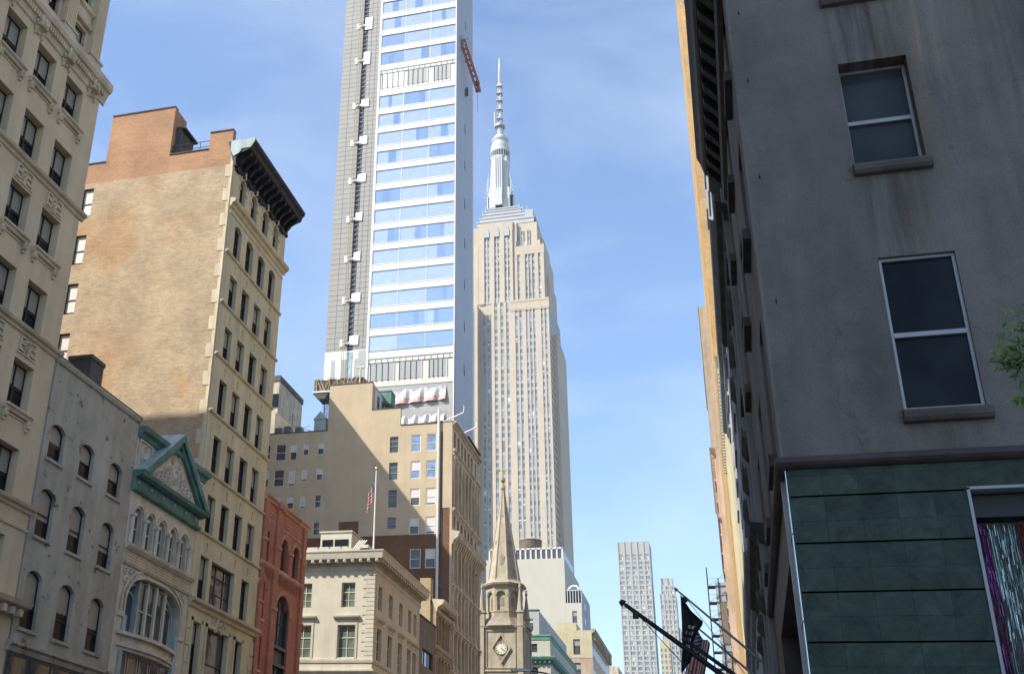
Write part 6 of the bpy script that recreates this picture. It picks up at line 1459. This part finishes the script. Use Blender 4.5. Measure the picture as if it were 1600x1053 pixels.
def side_building(name, lab, y0, y1, h, k, ktrim, x=XR, bays=3, floors=5, cor=.5, pil=True, hood=True, ledges=(), wtop=None, fh=None, depth=14, sills=True):
    r = thing(name, lab, 'building', (x, y0, 0)); F_ = Face(r, x, 0, -PI / 2, -y1)
    bw = (y1 - y0) / bays; fh = fh or (h - 2) / floors; hs = []
    for i in range(bays):
        c = y0 + bw * (i + .5)
        for f in range(floors): hs.append((-c - bw * .24, -c + bw * .24, 1.2 + f * fh, 1.2 + f * fh + fh * .6, 0))
    mb = MB(); mb.wall(-y1, -y0, 0, h, hs, k, depth=.3, ret=0); F_.part('wall', mb)
    for q in hs:
        F_.window(q[0], q[1], q[2], q[3], y=.2, style='sash', fm='darkframe', gm='g_dark')
        if not sills: continue
        mb = MB(); mb.box(q[0] - .12, q[1] + .12, -.16 if hood else -.08, 0, q[2] - .18, q[2] - .003, ktrim)
        if hood: mb.prof(q[0] - .15, q[1] + .15, [(0, q[3] + .1), (.12, q[3] + .15), (.24, q[3] + .3), (.24, q[3] + .38), (0, q[3] + .42)], ktrim)
        F_.part('sill', mb)
    if pil:
        for i in range(bays + 1):
            c = y0 + bw * i; c = min(max(c, y0 + .3), y1 - .3); mb = MB(); mb.box(-c - .26, -c + .26, -.12, 0, 0, h - .8, k); F_.part('pilaster', mb)
    for z in ledges:
        mb = MB(); mb.prof(-y1, -y0, [(0, z - .4), (.12, z - .35), (.16, z - .15), (.3, z - .08), (.34, z + .05), (0, z + .1)], ktrim, 0, 1); F_.part('ledge', mb)
    mb = MB(); mb.prof(-y1, -y0, [(0, h - 1), (.1, h - .95), (.15, h - .6), (cor * .8, h - .4), (cor, h - .2), (cor, h), (-.4, h + .1)], ktrim, 0, 1)
    q = -y1 + .1
    while q < -y0 - .2: mb.box(q, q + .22, -cor * .75, 0, h - .8, h - .42, ktrim); q += .55
    F_.part('cornice', mb)
    mb = MB(); mb.box(x + .32, x + depth, y0 + .02, y1 - .02, 0, h - .3, k); link('core_wall', mb.mesh('core_wall'), r, (-x, -y0, 0))
    mb = MB(); mb.box(x + .005, x + depth, y0 + .003, y0 + .05, 0, h, k); link('end_wall', mb.mesh('end_wall'), r, (-x, -y0, 0)); mb = MB(); mb.box(x + .005, x + depth, y1 - .05, y1 - .003, 0, h, k); link('end_wall', mb.mesh('end_wall'), r, (-x, -y0, 0))
    return r
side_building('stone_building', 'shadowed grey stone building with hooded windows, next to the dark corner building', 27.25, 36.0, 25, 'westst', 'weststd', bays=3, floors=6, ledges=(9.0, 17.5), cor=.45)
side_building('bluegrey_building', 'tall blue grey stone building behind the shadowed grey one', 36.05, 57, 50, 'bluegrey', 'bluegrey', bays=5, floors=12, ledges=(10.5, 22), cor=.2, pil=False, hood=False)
side_building('cream_building', 'sunlit cream building with a dark bracketed cornice below the orange brick slab', 57.05, 74, 26.0, 'creamw', 'creamw', bays=5, floors=6, cor=.35, x=.95, hood=False)
rOr = side_building('orange_tower', 'very tall sunlit orange brick building on the right of the avenue', 74.1, 112, 112, 'orange', 'creamw', bays=9, floors=8, fh=13.5, cor=.1, x=.80, pil=False, hood=False, sills=False)
side_building('pink_building', 'narrow pink stone building with carved ornament beyond the cream one', 112.1, 134, 40.0, 'pink', 'pink', bays=3, floors=7, cor=.5, x=.35, ledges=(20, 33))
side_building('brown_tower', 'brown brick tower edge beyond the orange brick building', 158, 198, 77.5, 'pinkb', 'creamw', bays=6, floors=8, fh=9, cor=.12, x=.12, pil=False, hood=False, sills=False)
# scaffold climbing a far facade
t = thing('scaffold', 'steel scaffold tower standing out from the far right facades', 'scaffold', (-1.9, 150, 0))
mb = MB()
for a in (0, 1.3, 2.6):
    for b in (0, 1.5): mb.tube((a, b, 0), (a, b, 37.4 if a < 1 else 36.0), .07, 'iron', 5)
link('upright', mb.mesh('upright'), t)
mb = MB(); z = 1
while z < 37:
    mb.box(0, 2.6, 0, 1.5, z, z + .12, 'dsill'); mb.tube((0, 0, z), (2.6, 0, z + 1.9), .05, 'steel', 4); mb.tube((0, 0, z + 1), (2.6, 0, z + 1), .04, 'steel', 4); z += 2
link('platform', mb.mesh('platform'), t)
mb = MB(); mb.box(.9, 2.6, .1, 1.4, 20, 35.5, 'steel'); mb.box(1.3, 2.6, -.05, .1, 28, 33, 'brown_st'); link('sheeting', mb.mesh('sheeting'), t)

# flag poles over the pavement
def pole(lab, Y, x0, z0, x1, z1, r_, k, guys):
    t = thing('flagpole', lab, 'flagpole', (x1, Y, z1)); mb = MB(); a = (0, 0, 0); b = (x0 - x1, 0, z0 - z1)
    mb.tube(a, b, r_ * 1.15, k, 10, r_ * .8); link('pole', mb.mesh('pole'), t)
    d = Vector(b).normalized(); mb = MB(); e = Vector(b)
    mb.tube(e, e + d * .05, r_ * .5, k, 8); mb.tube(e + d * .05, e + d * .16, r_ * 1.5, k, 10, r_ * .9); link('finial', mb.mesh('finial'), t)
    mb = MB(); mb.box(-.12, .05, -.12, .12, -.2, .2, 'iron'); link('bracket', mb.mesh('bracket'), t)
    if guys:
        mb = MB(); e2 = Vector(b) * .93
        for gy, gz in guys: mb.tube(e2, (0, gy, gz), .012, 'iron', 4)
        mb.box(e2.x - .07, e2.x + .07, -.06, .06, e2.z - .16, e2.z - .02, 'black'); link('guy_wire', mb.mesh('guy_wire'), t)
pole('thick black flagpole reaching farthest over the avenue', 30, -2.42, 7.86, XR, 5.2, .065, 'black', ((.8, -1.2), (-.8, -1.4)))
pole('thin grey flagpole carrying the black flag', 36, -1.31, 9.48, XR, 7.31, .035, 'greyframe', ((.9, -1.0),))
pole('thin grey flagpole carrying the stars and stripes', 38, -1.0, 8.88, XR, 7.02, .035, 'greyframe', ())
pole('short black flagpole tip at the bottom edge of the picture', 27.5, -.62 * 1.375 - .02, 6.48, XR, 5.05, .05, 'black', ())
mb = MB(); n, m = 14, 22
Lx = [(-1.27, 9.36), (-1.29, 8.6), (-1.33, 7.9), (-1.41, 7.14)]; Rx = [(-1.25, 9.36), (-.98, 8.86), (-.66, 8.55), (-.86, 8.3), (-1.01, 8.02), (-1.04, 7.7), (-1.12, 7.45), (-1.40, 7.12)]
def lerp(L_, t):
    t = max(0, min(.9999, t)) * (len(L_) - 1); i = int(t); f = t - i; return (L_[i][0] * (1 - f) + L_[i + 1][0] * f, L_[i][1] * (1 - f) + L_[i + 1][1] * f)
for i in range(n):
    for j in range(m):
        def Pf(a, b):
            l = lerp(Lx, b / m); r_ = lerp(Rx, b / m); u = a / n; return (l[0] + (r_[0] - l[0]) * u, .07 * math.sin(u * 11 + b * .2) * u, l[1] + (r_[1] - l[1]) * u)
        e = ((i - 7) / 3.2) ** 2 + ((j - 11) / 3.6) ** 2
        k_ = 'blind_w' if (.75 < e < 1.15 and (i + j) % 3) or (e < .3 and j % 2 == 0 and i % 2) else 'flagk'
        mb.poly([Pf(i, j), Pf(i + 1, j), Pf(i + 1, j + 1), Pf(i, j + 1)], k_)
o = link('flag', mb.mesh('flag'), None, (0, 36, 0)); mo = o.modifiers.new('thick', 'SOLIDIFY'); mo.thickness = .012; tag(o, 'black flag with a faint pale emblem hanging from the thin grey pole', 'flag')
def hang2(u, v): return (-1.02 + .46 * v - .42 * u, .06 * math.sin(v * 12 + u * 3), 8.80 - .54 * v - 1.6 * u + .06 * math.sin(v * 9))
o = link('flag', us_flag('flag', 1, 1, 0, '', hang2), None, (0, 38, 0)); mo = o.modifiers.new('thick', 'SOLIDIFY'); mo.thickness = .012; tag(o, 'larger stars and stripes flag behind the black flag on the right', 'flag')

# street lamp arm in front of the church
t = thing('street_lamp', 'grey street lamp arm crossing in front of the church tower', 'street lamp', (-3.9, 60, 0))
mb = MB(); mb.tube((0, 0, 0), (0, 0, 9.7), .10, 'iron', 8, .07); link('pole', mb.mesh('pole'), t)
mb = MB(); pts = [(0, 9.2), (-1.0, 9.75), (-5.15, 10.78), (-5.9, 10.9)]
for a, b in zip(pts, pts[1:]): mb.tube((a[0], 0, a[1]), (b[0], 0, b[1]), .04, 'iron', 6)
link('arm', mb.mesh('arm'), t)
mb = MB(); mb.prism([(-5.75, 10.93), (-6.3, 11.0), (-6.75, 10.98), (-6.85, 10.88), (-5.8, 10.84)], -.13, .13, 'steel'); link('lamp_head', mb.mesh('lamp_head'), t)

# the tree at the right edge
t = thing('tree', 'green leafy street tree reaching in at the right edge of the picture', 'tree', (4.3, 8.2, 0))
mb = MB(); pts = [(0, 0, 0, .16), (.03, .02, 1.5, .13), (-.02, -.02, 3.0, .11), (.05, 0, 4.2, .085), (0, 0, 5.6, .05), (.1, 0, 6.8, .02)]
for a, b in zip(pts, pts[1:]): mb.tube(a[:3], b[:3], a[3], 'bark', 9, b[3])
link('trunk', mb.mesh('trunk'), t)
random.seed(31)
clumps = [(-2.12, -.2, 4.93, .30), (-2.34, -.2, 4.86, .13), (-2.1, -.1, 5.14, .16), (-2.16, -.15, 4.13, .2), (-2.22, -.2, 4.0, .12), (-2.32, -.2, 4.57, .05), (-2.2, -.2, 4.72, .12), (-1.6, 0, 5.2, .5), (-1.5, 0, 4.4, .45), (-1.0, .3, 5.8, .6), (-.9, -.4, 4.9, .5), (-.2, .2, 6.6, .8), (.6, .1, 5.8, .8), (1.2, -.2, 5.0, .7), (.1, .6, 5.2, .7), (.2, -.8, 5.5, .7), (1.0, .4, 6.4, .6), (-.6, .1, 7.2, .5), (.4, 0, 7.4, .6)]
mb = MB()
for cx, cy, cz, cr in clumps: mb.tube((0, 0, cz - 1.2), (cx * .55, cy * .55, cz - .45), .035, 'bark', 6, .022); mb.tube((cx * .55, cy * .55, cz - .45), (cx + .1, cy, cz), .022, 'bark', 5, .008)
for cx, cy, cz, cr in clumps:
    for q in range(7):
        a = Vector((random.gauss(0, 1), random.gauss(0, .7), random.gauss(0, .7))).normalized() * cr
        mb.tube((cx + cr * .5, cy, cz - .05), (cx + a.x, cy + a.y, cz + a.z), .006, 'bark', 4, .003)
link('branches', mb.mesh('branches'), t)
mb = MB()
for cx, cy, cz, cr in clumps:
    for i in range(int((4600 if cr < .35 else 1700) * cr ** 2.0) + 26):
        d = Vector((random.gauss(0, 1), random.gauss(0, 1), random.gauss(0, .75))).normalized() * cr * random.random() ** .45
        c = Vector((cx, cy, cz)) + d; a = Vector((random.gauss(0, 1), random.gauss(0, 1), random.gauss(-.4, .6))).normalized(); b = a.orthogonal().normalized(); s_ = random.uniform(.022, .042)
        mb.poly([c, c + a * s_ + b * s_ * .38, c + a * s_ * 2.1, c + a * s_ - b * s_ * .38], 'leaf')
link('crown', mb.mesh('crown'), t)

# ================================================================== buildings outside the picture that shade it
def plain_block(name, lab, x0, x1, y0, y1, h, k):
    r = thing(name, lab, 'building', ((x0 + x1) / 2, (y0 + y1) / 2, 0)); F_ = Face(r, x1, 0, PI / 2, y0)
    n = max(1, int((y1 - y0) / 4)); hs = [(y0 + (y1 - y0) * (i + .3) / n, y0 + (y1 - y0) * (i + .7) / n, 4 + 12 * f, 12.5 + 12 * f, 0) for i in range(n) for f in range(max(1, int((h - 6) / 12)))]
    mb = MB(); mb.wall(y0, y1, 0, h, hs, k, depth=.3, ret=0); F_.part('wall', mb)
    mb = MB()
    for q in hs: mb.box(q[0], q[1], .2, .3, q[2], q[3], 'g_mid')
    F_.part('windows', mb)
    mb = MB(); mb.box(x0, x1 - .32, y0, y1, 0, h - .02, k); link('core_wall', mb.mesh('core_wall'), r, (-r.location.x, -r.location.y, 0)); return r
plain_block('unseen_block', 'tall unseen block added behind the viewer to shade the near right facades', -60, XL, -70, 14, 74, 'buff')  # out of view, added to keep the near right facades in shade
plain_block('unseen_block', 'mid height office block just left of the picture', -56, XL, 14.2, 27.9, 50, 'kfac')
plain_block('shadow_block', 'unseen tan block placed behind the loft building to cast the diagonal shadow', -98, -56.0, 103, 120.4, 68.6, 'kfac')  # unseen caster, set so its roofline throws the diagonal onto the beige wall

# ================================================================== the air over the avenue
m = bpy.data.materials.new('haze_air'); m.use_nodes = True; nt = m.node_tree; nt.nodes.clear()
vo = nt.nodes.new('ShaderNodeVolumePrincipled'); vo.inputs['Density'].default_value = .00013; vo.inputs['Color'].default_value = (.86, .92, 1, 1); vo.inputs['Anisotropy'].default_value = .3
ou = nt.nodes.new('ShaderNodeOutputMaterial'); nt.links.new(vo.outputs[0], ou.inputs['Volume']); M['haze'] = m
mb = MB(); mb.box(-3200, 3200, -700, 5200, -2, 460, 'haze'); o = link('haze', mb.mesh('haze')); o['kind'] = 'stuff'
